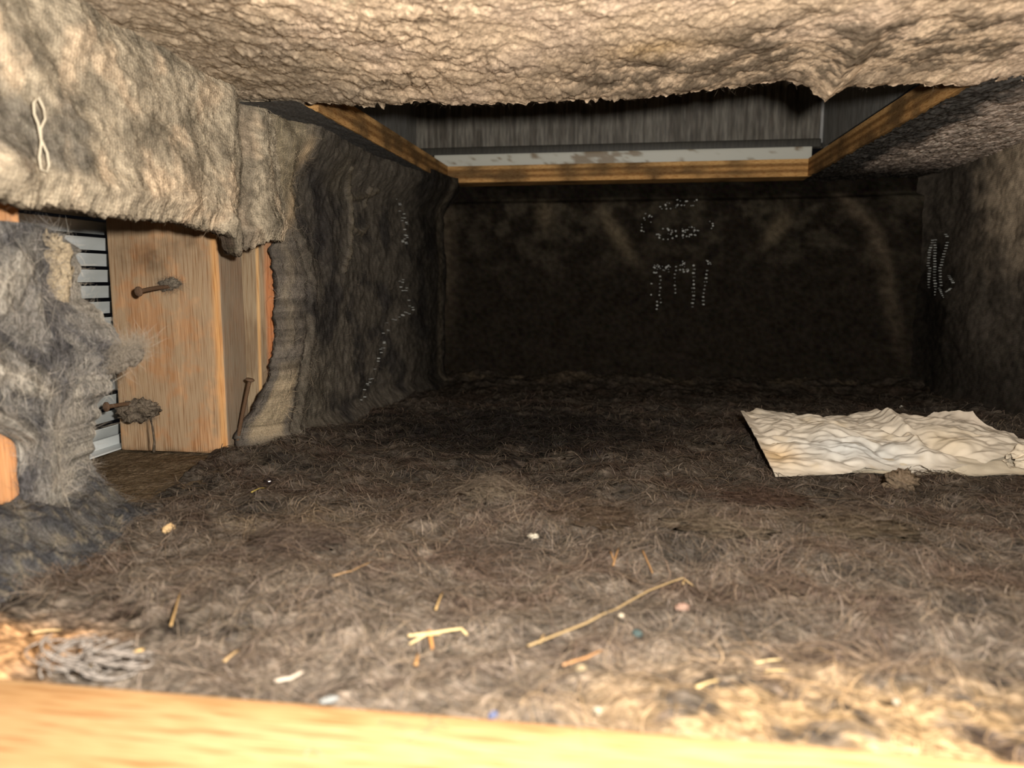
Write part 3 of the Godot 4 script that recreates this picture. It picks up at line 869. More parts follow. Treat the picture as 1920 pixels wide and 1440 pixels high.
func build_studs() -> void:
	var light := lin(0.48, 0.305, 0.18)
	var dark := lin(0.37, 0.22, 0.125)
	var dust := lin(0.34, 0.26, 0.18)
	var tone := wood_tone(light, dark, dust, 1.6, 0.0)
	var stain := func(p: Vector3, ax: int):
		var c: Color = tone.call(p, ax)
		if ax == 2:       # the face with the nails: smudges and an old crack
			var m: float = noises.mid.get_noise_2d(p.x * 1.5, p.y * 1.5)
			var s := bump2(p.x, p.y, -0.008, 0.035, 0.012, 0.012) + 0.6 * bump2(p.x, p.y, 0.022, 0.045, 0.016, 0.01) + 0.5 * bump2(p.x, p.y, -0.035, 0.04, 0.012, 0.02)
			c = c.lerp(lin(0.11, 0.075, 0.05), clampf(s * (0.75 + m), 0, 0.8))
			c = c.lerp(lin(0.07, 0.05, 0.035), (1.0 - ss(0.0005, 0.0018, absf(p.x + 0.0235 + 0.001 * m))) * (1.0 - ss(-0.115, -0.08, p.y)) * 0.9)
			c = c.lerp(lin(0.66, 0.36, 0.14), bump1(p.x, 0.046, 0.0035) * 0.7)
			c = c.lerp(lin(0.08, 0.05, 0.03), bump1(p.y, -0.132, 0.004) * 0.7 * ss(-0.3, 0.2, m))
		elif ax == 0:
			c = c.lerp(lin(0.23, 0.20, 0.165), 0.75)
		return c
	var s1 := thing("wall_stud", "dusty pine wall stud with two rusty bent nails beside the metal grille", "stud", Vector3(-0.3815, 0.0, -0.6195))
	var body := obj("post", block(Vector3(0.100, 0.262, 0.039), Vector3i(90, 220, 30), 0.0016, stain), M.wood, s1)
	body.position = Vector3(0, 0.134, 0)
	# the trimmer stud behind it
	var trim_tone := func(p: Vector3, ax: int):
		var m: float = noises.mid.get_noise_2d(p.x * 2.0 + 4.0, p.y * 0.4)
		var c := lin(0.30, 0.24, 0.17).lerp(lin(0.22, 0.17, 0.12), ss(-0.2, 0.3, m))
		if ax == 2:
			c = c.lerp(lin(0.66, 0.42, 0.2), (1.0 - ss(0.0007, 0.002, absf(p.x - 0.0165 - 0.02 * p.y))) * 0.8)
			c = c.lerp(lin(0.46, 0.19, 0.085), ss(0.021, 0.026, p.x) * ss(0.09, 0.0, p.y + 0.01 * m) * 0.9)
		return c
	var s2 := obj("wall_stud", block(Vector3(0.089, 0.262, 0.038), Vector3i(80, 120, 8), 0.0015, trim_tone), M.wood)
	tag(s2, "reddish brown trimmer stud close behind the nailed stud, half covered by liner", "stud")
	s2.position = Vector3(-0.3400, 0.134, -0.6690)
	# near stud at the left edge of the picture
	var s3 := obj("wall_stud", block(Vector3(0.089, 0.262, 0.040), Vector3i(30, 120, 30), 0.0016, wood_tone(lin(0.72, 0.38, 0.19), lin(0.52, 0.25, 0.11), lin(0.42, 0.25, 0.14), 0.5, 6.0)), M.wood)
	tag(s3, "bare orange wood stud at the left edge, mostly behind grey lint", "stud")
	s3.position = Vector3(-0.3745, 0.134, -0.368)
	# header over the grille
	var hd := obj("header_block", block(Vector3(0.038, 0.30, 0.05), Vector3i(10, 40, 10), 0.0015, wood_tone(lin(0.2, 0.14, 0.09), lin(0.12, 0.085, 0.06), lin(0.1, 0.085, 0.07), 0.8, 2.0)), M.wood)
	tag(hd, "dark brown header block with hanging dust over the top of the grille", "beam")
	hd.transform = Transform3D(Basis(Vector3.RIGHT, Vector3.BACK, Vector3.DOWN), Vector3(-0.425, 0.240, -0.475))
	var hp := []
	for k in 160:
		hp.append([on_surface(Vector3(rng.randf_range(-0.424, -0.408), 0.2135, rng.randf_range(-0.33, -0.60)), Vector3.DOWN, rng.randf_range(0.006, 0.012), 0.0, 0.9), lin(0.16, 0.13, 0.105)])
	var inv := hd.transform.affine_inverse()
	for e in hp: e[0] = inv * (e[0] as Transform3D)
	fibres("hanging_fibre", hd, hp)
	# sole plate under the studs, thick with dust
	var plate := sheet(120, 170, func(u: float, v: float):
		var x := lerpf(-0.456, -0.30, u)
		var z := lerpf(-0.28, -0.70, v)
		var m: float = noises.mid.get_noise_2d(x * 1.2, z * 1.2)
		var g: float = noises.fine.get_noise_2d(x, z)
		P = Vector3(x, 0.0012 + 0.0012 * m + 0.0006 * g, z)
		var c := lin(0.17, 0.125, 0.08).lerp(lin(0.22, 0.165, 0.11), ss(-0.2, 0.3, m))
		var k := clampf(1.0 + 0.5 * g, 0.5, 1.5)
		K = Color(c.r * k, c.g * k, c.b * k))
	var pl := obj("sole_plate", plate, M["liner dust"])
	tag(pl, "flat sole plate under the studs, thick with brown dust", "plate")
	obj("plate_body", block(Vector3(0.156, 0.036, 0.42), Vector3i(4, 2, 4), 0.001, func(_p, _a): return lin(0.2, 0.14, 0.09), null, Vector3(-0.378, -0.0185, -0.49)), M.wood, pl)

# ------------------------------------------------------------------ return grille on the left
func build_grille() -> void:
	var g := thing("vent_grille", "grey painted metal return grille with thin angled slats behind the lint", "grille", Vector3(-0.455, 0.0, -0.45))
	var metal := func(p: Vector3, _a: int):
		var n: float = noises.mid.get_noise_3d(p.x, p.y, p.z * 0.6)
		return lin(0.62, 0.66, 0.68).lerp(lin(0.50, 0.53, 0.53), ss(-0.1, 0.4, n))
	var slat := block(Vector3(0.0012, 0.0125, 0.400), Vector3i(1, 3, 40), 0.0004, metal)
	for k in 15:
		var s := obj("slat", slat, M["painted metal"], g)
		s.position = Vector3(0, 0.0155 + 0.0138 * k, -0.055)
		s.rotation.z = deg_to_rad(-34.0)
	# frame: bottom and top channels, end channels
	var parts := [[Vector3(0.003, 0.014, 0.405), Vector3(0.003, 0.0045, -0.055)], [Vector3(0.016, 0.0015, 0.405), Vector3(0.010, 0.0028, -0.055)], [Vector3(0.003, 0.012, 0.405), Vector3(0.003, 0.225, -0.055)], [Vector3(0.012, 0.235, 0.003), Vector3(0, 0.115, -0.2565)], [Vector3(0.012, 0.235, 0.003), Vector3(0, 0.115, 0.148)]]
	var frame: ArrayMesh = null
	for p in parts:
		frame = block(p[0], Vector3i(2, 4, 10), 0.0005, metal, frame, p[1])
	obj("frame", frame, M["painted metal"], g)

# ------------------------------------------------------------------ sill board in front
func build_sill() -> void:
	var b := obj("sill_board", block(Vector3(0.026, 0.95, 0.085), Vector3i(12, 90, 30), 0.003, wood_tone(lin(0.44, 0.29, 0.155), lin(0.38, 0.235, 0.115), lin(0.41, 0.265, 0.135), 0.4, 12.0)), M["board wood"])
	tag(b, "bare yellow pine sill board across the bottom front of the opening", "board")
	b.transform = Transform3D(Basis(Vector3.UP, Vector3.LEFT, Vector3.BACK), Vector3(-0.02, -0.003, -0.1868))

# ------------------------------------------------------------------ the crumpled paper
func crumple(x: float, z: float) -> float:     # creased facets: folds of smooth noise, long across, short along
	var a: float = noises.crease.get_noise_2d(x * 1.6 + 2.0, z * 2.4)
	var b: float = noises.crease.get_noise_2d(x * 2.6 - 1.2 * z, z * 5.0 + 4.0)
	var c: float = noises.crease.get_noise_2d(x * 5.0 + 2.0 * z, z * 9.0 + 3.0)
	return 0.0065 * absf(a) - 0.0034 * absf(b) + 0.0013 * absf(c) + 0.001

func build_paper() -> void:
	var t := thing("crumpled_paper", "crumpled off-white paper envelope with a tan stain lying on the floor at right", "paper", Vector3(0.23, 0.006, -0.67))
	var o := t.position
	var front := [[0.0, -0.5806], [0.2, -0.592], [0.27, -0.603], [0.34, -0.606], [0.5, -0.609], [0.58, -0.622], [0.8, -0.648], [1.0, -0.674]]
	var front_y := [[0.0, 0.0015], [0.2, 0.003], [0.27, 0.0055], [0.36, 0.002], [0.5, 0.003], [0.62, 0.008], [0.8, 0.012], [1.0, 0.004]]
	var back := [[0.0, -0.742], [0.1, -0.775], [0.14, -0.768], [0.5, -0.782], [0.8, -0.78], [0.9, -0.765], [1.0, -0.745]]
	var back_y := [[0.0, 0.020], [0.1, 0.019], [0.4, 0.012], [0.6, 0.017], [0.84, 0.010], [0.88, 0.022], [1.0, 0.027]]
	var paper := func(u: float, v: float, under: float):
		var fz := table(front, u)
		var bz := table(back, u)
		var fx := lerpf(0.1135, 0.372, u)
		var bx := lerpf(0.1105, 0.316, u)
		if u > 0.95: bx += 0.0
		var x := lerpf(fx, bx, v)
		var z: float = lerpf(fz, bz, v) + 0.0012 * noises.rag.get_noise_1d(u * 0.4) * (1.0 if v > 0.98 or v < 0.02 else 0.0)
		var y := lerpf(table(front_y, u), table(back_y, u), pow(v, 0.8 + 0.3 * ss(0.0, 0.2, u) + 3.0 * ss(0.7, 1.0, u)))
		var w := ss(0.0, 0.12, v) * ss(0.0, 0.06, u) * (0.5 + 0.5 * ss(1.0, 0.85, v))
		y += 0.011 * sin(PI * v) * ss(0.0, 0.3, u) * (1.0 - 0.8 * ss(0.7, 1.0, u)) + (crumple(x, z) - 0.001) * lerpf(0.25, 1.0, w)
		y += 0.006 * bump1(u - 0.15 * v, 0.47, 0.02) * sin(PI * v) - 0.004 * bump1(u + 0.3 * v, 0.62, 0.025)
		y += 0.004 * (1.0 - ss(0.0, 0.05, u)) * v
		P = Vector3(x, maxf(y, 0.0012) + under, z) + Vector3(0, 0.0035, 0) - o
		var st: float = noises.stain.get_noise_2d(x * 1.5 + 8.0, z * 1.5)
		var c := lin(0.70, 0.63, 0.53)
		c = c.lerp(lin(0.64, 0.66, 0.66), bump2(x, z, 0.185, -0.635, 0.05, 0.03) * 0.9)
		c = c.lerp(lin(0.70, 0.47, 0.22), bump2(x, z, 0.122, -0.622, 0.016, 0.022) * 0.75)
		c = c.lerp(lin(0.62, 0.50, 0.33), bump2(x, z, 0.262, -0.66, 0.018, 0.02) * 0.6 + ss(0.2, 0.6, st) * 0.4)
		c = c.lerp(lin(0.55, 0.475, 0.39), ss(0.45, 0.8, u) * ss(0.3, 0.6, v) * 0.7)
		K = c
	var mesh := sheet(220, 150, func(u: float, v: float): paper.call(u, v, 0.0))
	mesh = sheet(220, 150, func(u: float, v: float): paper.call(u, v, -0.0006), mesh, true)
	obj("sheet", mesh, M.paper, t)
	# the back of the envelope folded out under the front edge
	var low := func(u: float, v: float, under: float):
		var x := lerpf(0.160, 0.345, u)
		var fz: float = -0.604 - 0.018 * ss(0.4, 1.0, u) + 0.003 * noises.stain.get_noise_1d(u * 0.5)
		var z := lerpf(fz, -0.70, v)
		var y := 0.0015 + 0.004 * ss(0.0, 0.25, v) * (1.0 - u) + 0.006 * ss(0.0, 0.3, v) * u + 0.3 * crumple(x + 0.5, z) * ss(0.0, 0.1, v)
		P = Vector3(x, y + under + 0.0035, z) - o
		K = lin(0.68, 0.61, 0.49).lerp(lin(0.55, 0.48, 0.38), ss(0.5, 1.0, u))
	var lm := sheet(100, 50, func(u: float, v: float): low.call(u, v, 0.0))
	lm = sheet(100, 50, func(u: float, v: float): low.call(u, v, -0.0006), lm, true)
	obj("folded_layer", lm, M.paper, t)
	# crushed roll at the right end
	var roll := sheet(60, 90, func(u: float, v: float):
		var a := u * TAU
		var ax := Vector3(0.292, 0.010, -0.622).lerp(Vector3(0.36, 0.016, -0.655), v)
		var r: float = 0.0085 * (0.55 + 0.45 * ss(0.0, 0.25, v)) * (1.0 + 0.9 * noises.lumpy.get_noise_3d(cos(a) * 1.3, sin(a) * 1.3, v * 3.0))
		P = ax + Vector3(0.45, 0, 0.9) * cos(a) * r + Vector3(0, 1, 0) * sin(a) * r + Vector3(0, 0.003, 0) - o
		K = lin(0.66, 0.58, 0.46), null, true)
	obj("rolled_corner", roll, M.paper, t)

# ------------------------------------------------------------------ the grey lint on the left
func build_lint() -> void:
	var md: FastNoiseLite = noises.mid
	var t := thing("lint_clump", "big clump of grey lint hanging over the stud and grille at far left", "lint", Vector3(-0.33, 0.0, -0.40))
	var o := t.position
	# right-hand outline by height: where the sheet of lint ends, out in the opening
	var right := [[-0.004, -0.288], [0.008, -0.303], [0.022, -0.318], [0.033, -0.3275], [0.045, -0.3274], [0.065, -0.3215], [0.0746, -0.3205], [0.082, -0.3084], [0.0935, -0.3095], [0.1133, -0.300], [0.1197, -0.3062], [0.1261, -0.311], [0.1325, -0.3176], [0.1388, -0.3259], [0.158, -0.3261], [0.172, -0.3285], [0.177, -0.336], [0.184, -0.352]]
	var f := func(u: float, v: float, under: float):
		var y := lerpf(0.181, 0.0035, v)
		var rx: float = table(right, y) + 0.004 * noises.rag.get_noise_1d(y * 1.2) + 0.003 * noises.fine.get_noise_1d(y)
		# runs from the room side of the near stud round its corner and out across the opening
		var bare := ss(0.085, 0.06, y) * ss(0.0, 0.012, y)
		var a := Vector3(-0.3255 + 0.0 * bare, y, lerpf(-0.335, -0.367, bare))
		var b := Vector3(-0.326, y, -0.392)
		var c := Vector3(rx, y, -0.425)
		var p: Vector3 = a.lerp(b, u / 0.35) if u < 0.35 else b.lerp(c, (u - 0.35) / 0.65)
		var rim := ss(0.0, 0.12, u) * ss(1.0, 0.86, u) * ss(0.0, 0.05, v)
		var swirl: float = noises.stain.get_noise_2d(u * 0.16 + 0.05 * sin(v * 7.0), v * 0.11 + 4.0)
		var m := md.get_noise_2d(u * 0.16, v * 0.16)
		var fb: float = noises.fine.get_noise_2d(u * 0.16 + 0.01 * swirl, v * 0.06)
		var out := (0.006 + 0.012 * swirl + 0.006 * m + 0.004 * absf(m)) * rim + 0.0016 * fb
		out += 0.010 * bump2(u, v, 0.62, 0.28, 0.18, 0.14) * rim + 0.008 * bump2(u, v, 0.5, 0.78, 0.3, 0.16) * rim
		out -= 0.012 * bump2(u, v, 0.66, 0.45, 0.14, 0.08) * rim
		var n := Vector3(0.9, 0.0, 0.43).lerp(Vector3(0.1, 0.0, 1.0), ss(0.1, 0.8, u)).normalized()
		P = p + n * (out - under * (0.4 + rim)) - o
		var col := lin(0.20, 0.188, 0.174)
		col = col.lerp(lin(0.095, 0.092, 0.095), ss(-0.05, 0.35, -swirl + 0.4 * m))
		col = col.lerp(lin(0.31, 0.285, 0.245), ss(0.12, 0.45, swirl + 0.5 * m) * 0.8)
		col = col.lerp(lin(0.085, 0.083, 0.088), ss(0.82, 0.98, v))
		var k := clampf(1.0 + 0.7 * fb, 0.5, 1.5)
		K = Color(col.r * k, col.g * k, col.b * k)
	var mesh := sheet(170, 230, func(u: float, v: float): f.call(u, v, 0.0))
	mesh = sheet(60, 90, func(u: float, v: float): f.call(u, v, 0.006), mesh, true)
	obj("lint_sheet", mesh, M.lint, t)
	# drift of lint running down on to the floor
	var drift := sheet(130, 130, func(u: float, v: float):
		var x := lerpf(-0.385, -0.245, u)
		var z := lerpf(-0.262, -0.455, v)
		var m := md.get_noise_2d(x * 1.2, z * 1.2)
		var fb: float = noises.fine.get_noise_2d(x * 0.7, z * 0.9)
		var prof := ss(-0.262 + 0.010 * m, -0.335, x + 0.10 * absf(z + 0.36)) 
		prof *= ss(-0.262, -0.30, z) * ss(-0.455, -0.42, z)
		var h: float = 0.034 * prof * (1.0 + 0.12 * m) + 0.004 * bump2(x, z, -0.30, -0.36, 0.02, 0.03)
		P = Vector3(x, maxf(-0.002 + h + 0.0018 * fb + floor_height(x, z) * 0.5, 0.0036 if x < -0.296 else -0.01), z) - o
		var col := lin(0.115, 0.108, 0.10).lerp(lin(0.06, 0.06, 0.064), ss(-0.3, 0.3, m)).lerp(lin(0.16, 0.14, 0.11), ss(0.1, 0.5, fb))
		K = col)
	obj("lint_drift", drift, M.lint, t)
	# tan crust stuck on the upper part
	var patch := lump(Vector3(0.0145, 0.0235, 0.009), 0.5, 2.2, lin(0.50, 0.41, 0.28), lin(0.36, 0.29, 0.2), 60, 3.0)
	var pn := obj("tan_patch", patch, M["liner dust"], t)
	pn.position = Vector3(-0.3325, 0.1505, -0.403) - o
	pn.rotation = Vector3(0.1, 0.8, -0.25)
	pn.set_meta("label", "crust of tan dust stuck to the grey lint")
	# fuzz over all of it, and the wisp that reaches across the grille to the stud
	var places := places_on(mesh, 2300, Vector2(0.007, 0.018), Color(1.3, 1.26, 1.22), func(p): return 1.0 if p.y > 0.016 else 0.0, 0.6)
	places += places_on(drift, 1200, Vector2(0.008, 0.020), Color(1.4, 1.35, 1.3), func(p): return (1.0 if p.y > 0.012 else 0.0) if p.x < 0.04 else (1.0 if p.y > 0.004 else 0.15), 0.2)
	for k in 380:
		var s := rng.randf()
		var p := Vector3(-0.314, 0.100, -0.425).lerp(Vector3(-0.286, 0.1125, -0.425), s) + Vector3(rng.randf_range(-1, 1), rng.randf_range(-1, 1), rng.randf_range(-1, 1)) * 0.009 * (1.0 - 0.7 * s)
		places.append([on_surface(p - o, Vector3(0, 0.3, 1), rng.randf_range(0.008, 0.018), 0.0, 0.8), lin(0.27, 0.235, 0.19)])
	for k in 520:       # ragged right-hand outline
		var y := rng.randf_range(0.012, 0.178)
		var p := Vector3(table(right, y) + rng.randf_range(-0.010, -0.002), y, -0.424)
		places.append([on_surface(p - o, Vector3(0.6, 0.2, 0.6), rng.randf_range(0.004, 0.010), 0.0, 0.9), lin(0.21, 0.19, 0.165)])
	fibres("lint_fibre", t, places, 0.0055, 0.045)     # what lies on the sole plate lies on top of it
	# the body of the wisp
	var w := lump(Vector3(0.0155, 0.006, 0.005), 0.6, 1.8, lin(0.23, 0.20, 0.165), lin(0.16, 0.14, 0.12), 36, 8.0)
	var wn := obj("lint_wisp", w, M.lint, t)
	wn.position = Vector3(-0.301, 0.1025, -0.425) - o
	wn.rotation.z = 0.4

# ------------------------------------------------------------------ nails and tufts on the stud
func nail_mesh(base: Vector3, head: Vector3, r: float) -> ArrayMesh:
	var st := st_new()
	var d := (head - base).normalized()
	var pts := []
	for i in 9:
		var t := i / 8.0
		pts.append(base.lerp(head, t) + Vector3(0.0, 0.0012, 0.0006) * sin(PI * t))
	tube(st, pts, r, 12, lin(0.13, 0.075, 0.045))
	tube(st, [head - d * 0.0012, head - d * 0.0004, head + d * 0.0006, head + d * 0.0012], [r * 1.6, r * 2.35, r * 2.35, r * 1.9], 18, lin(0.16, 0.095, 0.06))
	return st_done(st)

func build_nails() -> void:
	var stud := get_node("wall_stud")
	var so: Vector3 = stud.position
	for e in [[Vector3(-0.3705, 0.1445, -0.606), Vector3(-0.3795, 0.1410, -0.562), 0.0017], [Vector3(-0.3985, 0.0445, -0.606), Vector3(-0.4145, 0.0480, -0.562), 0.0017]]:
		var n := obj("nail", nail_mesh(e[0] - so, e[1] - so, e[2]), M.rust, stud)
		n.set_meta("label", "rusty nail sticking out of the stud")
	# tufts of dust caught on them, top-level
	var t1 := thing("dust_tuft", "small grey dust tuft caught at the foot of the upper nail", "dust tuft", Vector3(-0.3735, 0.1465, -0.595), "dust tufts on the stud nails")
	obj("tuft", lump(Vector3(0.009, 0.0045, 0.004), 0.6, 2.0, lin(0.22, 0.19, 0.15), lin(0.15, 0.125, 0.10), 36, 1.0), M.lint, t1).rotation.z = 0.2
	var t2 := thing("dust_tuft", "large grey brown dust tuft wrapped round the lower nail", "dust tuft", Vector3(-0.402, 0.0415, -0.585), "dust tufts on the stud nails")
	obj("tuft", lump(Vector3(0.0165, 0.0085, 0.009), 0.65, 1.8, lin(0.22, 0.18, 0.14), lin(0.13, 0.105, 0.08), 48, 5.0), M.lint, t2).rotation.z = 0.1
	for tt in [[t1, 160, 0.008], [t2, 360, 0.012]]:
		var places := []
		for k in tt[1]:
			var d := Vector3(rng.randfn(), rng.randfn(), rng.randfn()).normalized()
			places.append([on_surface(d * Vector3(tt[2] * 1.15, tt[2] * 0.62, tt[2] * 0.6), d, rng.randf_range(0.006, 0.013), 0.0, 0.5), lin(0.21, 0.175, 0.14)])
		fibres("tuft_fibre", tt[0], places)
	var st := st_new()
	tube(st, [Vector3(-0.398, 0.036, -0.594), Vector3(-0.3992, 0.024, -0.5985), Vector3(-0.3985, 0.012, -0.5988), Vector3(-0.399, 0.003, -0.5975)], [0.0012, 0.0009, 0.0009, 0.0014], 7, lin(0.14, 0.11, 0.085))
	obj("dust_thread", st_done(st), M.lint, t2).position = -t2.position
	# the loose nail leaning at the corner
	var ln := obj("loose_nail", nail_mesh(Vector3(-0.3275, 0.002, -0.6035), Vector3(-0.3115, 0.0665, -0.6045), 0.0016), M.rust)
	tag(ln, "long rusty loose nail leaning head up against the trimmer stud", "nail")
	# thread loop hanging on the strip above the opening
	st = st_new()
	var loop := []
	for e in [[0.0, 0.2405], [0.003, 0.236], [0.0035, 0.231], [0.0, 0.226], [-0.0005, 0.219], [-0.0025, 0.212], [-0.002, 0.2065], [0.0015, 0.2055], [0.0035, 0.209], [0.003, 0.215], [-0.0005, 0.221], [-0.0015, 0.228], [-0.0035, 0.232], [-0.0035, 0.237], [-0.0005, 0.2405]]:
		loop.append(Vector3(-0.2825, e[1] - 0.003, -0.350 - e[0] * 1.0))
	tube(st, loop, 0.0006, 7, lin(0.46, 0.41, 0.32))
	tag(obj("thread_loop", st_done(st), M.plain), "pale looped thread stuck to the dusty liner at upper left", "thread")

# ------------------------------------------------------------------ straws, crumbs, hair clumps on the floor
func ground(x: float, z: float, lift := 0.0) -> Vector3:
	return Vector3(x, floor_height(x, z) + 0.0045 + lift, z)

func straw(label: String, pts: Array, r: float, col: Color, group: String, fork: Array = [], called := "straw", cat := "straw") -> void:
	var root := ground(pts[0][0], pts[0][1])
	var st := st_new()
	var line := []
	for i in pts.size() - 1:
		for k in 4:
			var t := k / 4.0
			var x: float = lerpf(pts[i][0], pts[i + 1][0], t)
			var z: float = lerpf(pts[i][1], pts[i + 1][1], t)
			var s: float = (i + t) / (pts.size() - 1)
			var y: float = lerpf(ground(pts[0][0], pts[0][1]).y, ground(pts[-1][0], pts[-1][1]).y, s) + r + 0.0008 + 0.0018 * sin(PI * s) * clampf(Vector2(pts[0][0], pts[0][1]).distance_to(Vector2(pts[-1][0], pts[-1][1])) / 0.05, 0.0, 1.0)
			line.append(Vector3(x, maxf(y, ground(x, z).y + 0.5 * r), z) - root)
	line.append(ground(pts[-1][0], pts[-1][1], 0.0008 + r) - root)
	var rr := []
	for i in line.size(): rr.append(r * (1.0 - 0.45 * i / line.size()))
	tube(st, line, rr, 7, col, 0.6)
	if fork.size():
		var fl := []
		for p in fork: fl.append(ground(p[0], p[1], 0.001 + r) - root)
		tube(st, fl, r * 0.7, 6, col, 0.6)
	var o := obj(called, st_done(st), M.plain)
	o.position = root
	tag(o, label, cat, group)

func build_debris() -> void:
	var tan := lin(0.40, 0.27, 0.12)
	var pale := lin(0.50, 0.37, 0.19)
	var brown := lin(0.24, 0.14, 0.065)
	var g := "straw pieces on the matted floor"
	straw("longest straw stalk on the floor, hooked at its far end", [[-0.0353, -0.2858], [-0.0068, -0.3159], [0.0133, -0.3476], [0.0307, -0.3698], [0.0355, -0.3657]], 0.0007, lin(0.30, 0.215, 0.11), g, [[0.0314, -0.3693], [0.0304, -0.3616]])
	straw("thick pale split straw behind the middle of the sill board", [[-0.0846, -0.2869], [-0.0735, -0.2914], [-0.0646, -0.2971], [-0.0615, -0.2941]], 0.0010, lin(0.56, 0.42, 0.22), g, [[-0.083, -0.2829], [-0.0771, -0.288], [-0.0723, -0.2911]])
	straw("short orange stub crossing the thick pale split straw", [[-0.0773, -0.2933], [-0.0748, -0.286], [-0.0727, -0.2803]], 0.0010, lin(0.48, 0.23, 0.075), g)
	straw("orange brown stub in front of the thick split straw", [[-0.0759, -0.2673], [-0.0773, -0.2756]], 0.0008, lin(0.34, 0.19, 0.08), g)
	straw("bent tan twig left of the middle of the floor", [[-0.1336, -0.3312], [-0.1276, -0.3399], [-0.1242, -0.3602]], 0.0006, lin(0.30, 0.19, 0.10), g)
	straw("short tan stalk just behind the thick pale split straw", [[-0.0793, -0.3123], [-0.0803, -0.3296]], 0.0005, tan, g)
	straw("straw bit lying by the sill board at the right", [[0.0268, -0.2523], [0.0361, -0.2642]], 0.0007, pale, g)
	straw("pale flat straw bit to the right of the long hooked stalk, the rear of two", [[0.0511, -0.2833], [0.0614, -0.2869]], 0.0006, lin(0.55, 0.43, 0.24), g)
	straw("pale flat straw bit to the right of the long hooked stalk, the front of two", [[0.0543, -0.2798], [0.0635, -0.2827]], 0.0005, pale, g)
	straw("thin upright-looking tan stalk at the left, bent at its near end", [[-0.1878, -0.2853], [-0.1914, -0.2943], [-0.2016, -0.315]], 0.0006, lin(0.34, 0.22, 0.10), g)
	straw("broad yellow straw flake at the far left by the orange dust", [[-0.2377, -0.267], [-0.2336, -0.2786]], 0.0011, lin(0.52, 0.38, 0.20), g)
	straw("orange straw standing beside the grey lint curl", [[-0.199, -0.244], [-0.2107, -0.2606]], 0.0008, lin(0.50, 0.28, 0.12), g)
	straw("yellow straw chip behind the grey lint curl", [[-0.196, -0.2465], [-0.2006, -0.2594]], 0.0009, lin(0.46, 0.32, 0.12), g)
	straw("thick yellow chip touching the right of the grey lint curl", [[-0.185, -0.2543], [-0.1835, -0.2602]], 0.0013, lin(0.58, 0.40, 0.17), g)
	straw("tan stalk lying between the grey lint curl and the pale strip", [[-0.1511, -0.2623], [-0.151, -0.2735]], 0.0007, lin(0.46, 0.31, 0.16), g)
	straw("tiny yellow stub beside the near end of the longest stalk", [[-0.0313, -0.2923], [-0.0305, -0.3031]], 0.0005, tan, g)
	straw("reddish bark sliver in front of the near end of the longest stalk", [[-0.0203, -0.2701], [-0.0117, -0.2762], [-0.0059, -0.2847]], 0.0008, lin(0.34, 0.18, 0.08), g)
	straw("forked brown twig amid the hair in the middle, left of a bent one", [[-0.0033, -0.3853], [-0.0007, -0.4026]], 0.0006, brown, g, [[-0.0025, -0.39], [-0.005, -0.396]])
	straw("bent brown twig amid the hair, behind the longest stalk", [[0.012, -0.4011], [0.0142, -0.3894], [0.0167, -0.3807]], 0.0006, brown, g)
	straw("thin yellow straw at the left near the shiny dark bead", [[-0.2458, -0.4721], [-0.247, -0.4965]], 0.0006, lin(0.36, 0.28, 0.08), g)
	straw("pale flat fibre strip lying behind the sill board at left", [[-0.1237, -0.2483], [-0.1183, -0.2499], [-0.1157, -0.255]], 0.0012, lin(0.45, 0.38, 0.31), "", [], "fibre_strip", "strip")
	# crumbs: x, z, size, colours, label
	var cg := "crumbs on the matted floor"
	var list := [
		[-0.099, -0.2380, Vector3(0.0032, 0.0011, 0.0016), lin(0.22, 0.225, 0.22), "white scrap against the sill board at left of middle", "paper_scrap", "scrap"],
		[-0.0405, -0.2345, Vector3(0.0020, 0.0010, 0.0014), lin(0.09, 0.11, 0.20), "tiny blue plastic bit against the sill board", "plastic_bit", "crumb"],
		[-0.0065, -0.2445, Vector3(0.0016, 0.0012, 0.0015), lin(0.36, 0.31, 0.24), "cream crumb close behind the sill board at the middle", "crumb", "crumb"],
		[-0.0493, -0.423, Vector3(0.0032, 0.0012, 0.0032), lin(0.48, 0.44, 0.36), "pale flake amid the matted hair in the middle", "flake", "crumb"],
		[-0.2628, -0.4035, Vector3(0.0020, 0.0024, 0.0040), lin(0.52, 0.36, 0.19), "tan seed husk beside the lint drift", "seed_husk", "seed"],
		[-0.1795, -0.3929, Vector3(0.0012, 0.0009, 0.0012), lin(0.38, 0.33, 0.26), "cream speck left of the middle near a thin straw", "crumb", "crumb"],
		[0.0280, -0.3319, Vector3(0.0030, 0.0014, 0.0026), lin(0.28, 0.18, 0.14), "pinkish crumb below the hooked end of the longest stalk", "crumb", "crumb"],
		[0.0077, -0.3018, Vector3(0.0020, 0.0012, 0.0020), lin(0.06, 0.09, 0.09), "dark teal bit right of the longest stalk", "plastic_bit", "crumb"],
		[0.0012, -0.3154, Vector3(0.0013, 0.0010, 0.0013), lin(0.56, 0.48, 0.36), "cream crumb right beside the middle of the longest stalk", "crumb", "crumb"],
		[-0.3690, -0.4918, Vector3(0.0014, 0.0012, 0.0014), lin(0.62, 0.48, 0.27), "yellow crumb on the dusty sole plate", "crumb", "crumb"],
		[0.1937, -0.5565, Vector3(0.0105, 0.0075, 0.0085), lin(0.20, 0.15, 0.105), "round brown dust lump in front of the crumpled paper", "dust_lump", "dust lump"],
		[-0.0132, -0.2672, Vector3(0.0018, 0.0010, 0.0018), lin(0.30, 0.24, 0.15), "yellowish crumb in front of the reddish bark sliver", "crumb", "crumb"],
		[0.0949, -0.2636, Vector3(0.0012, 0.0010, 0.0012), lin(0.34, 0.29, 0.22), "cream crumb at the far right of the sill board", "crumb", "crumb"],
	]
	var sd := 0.0
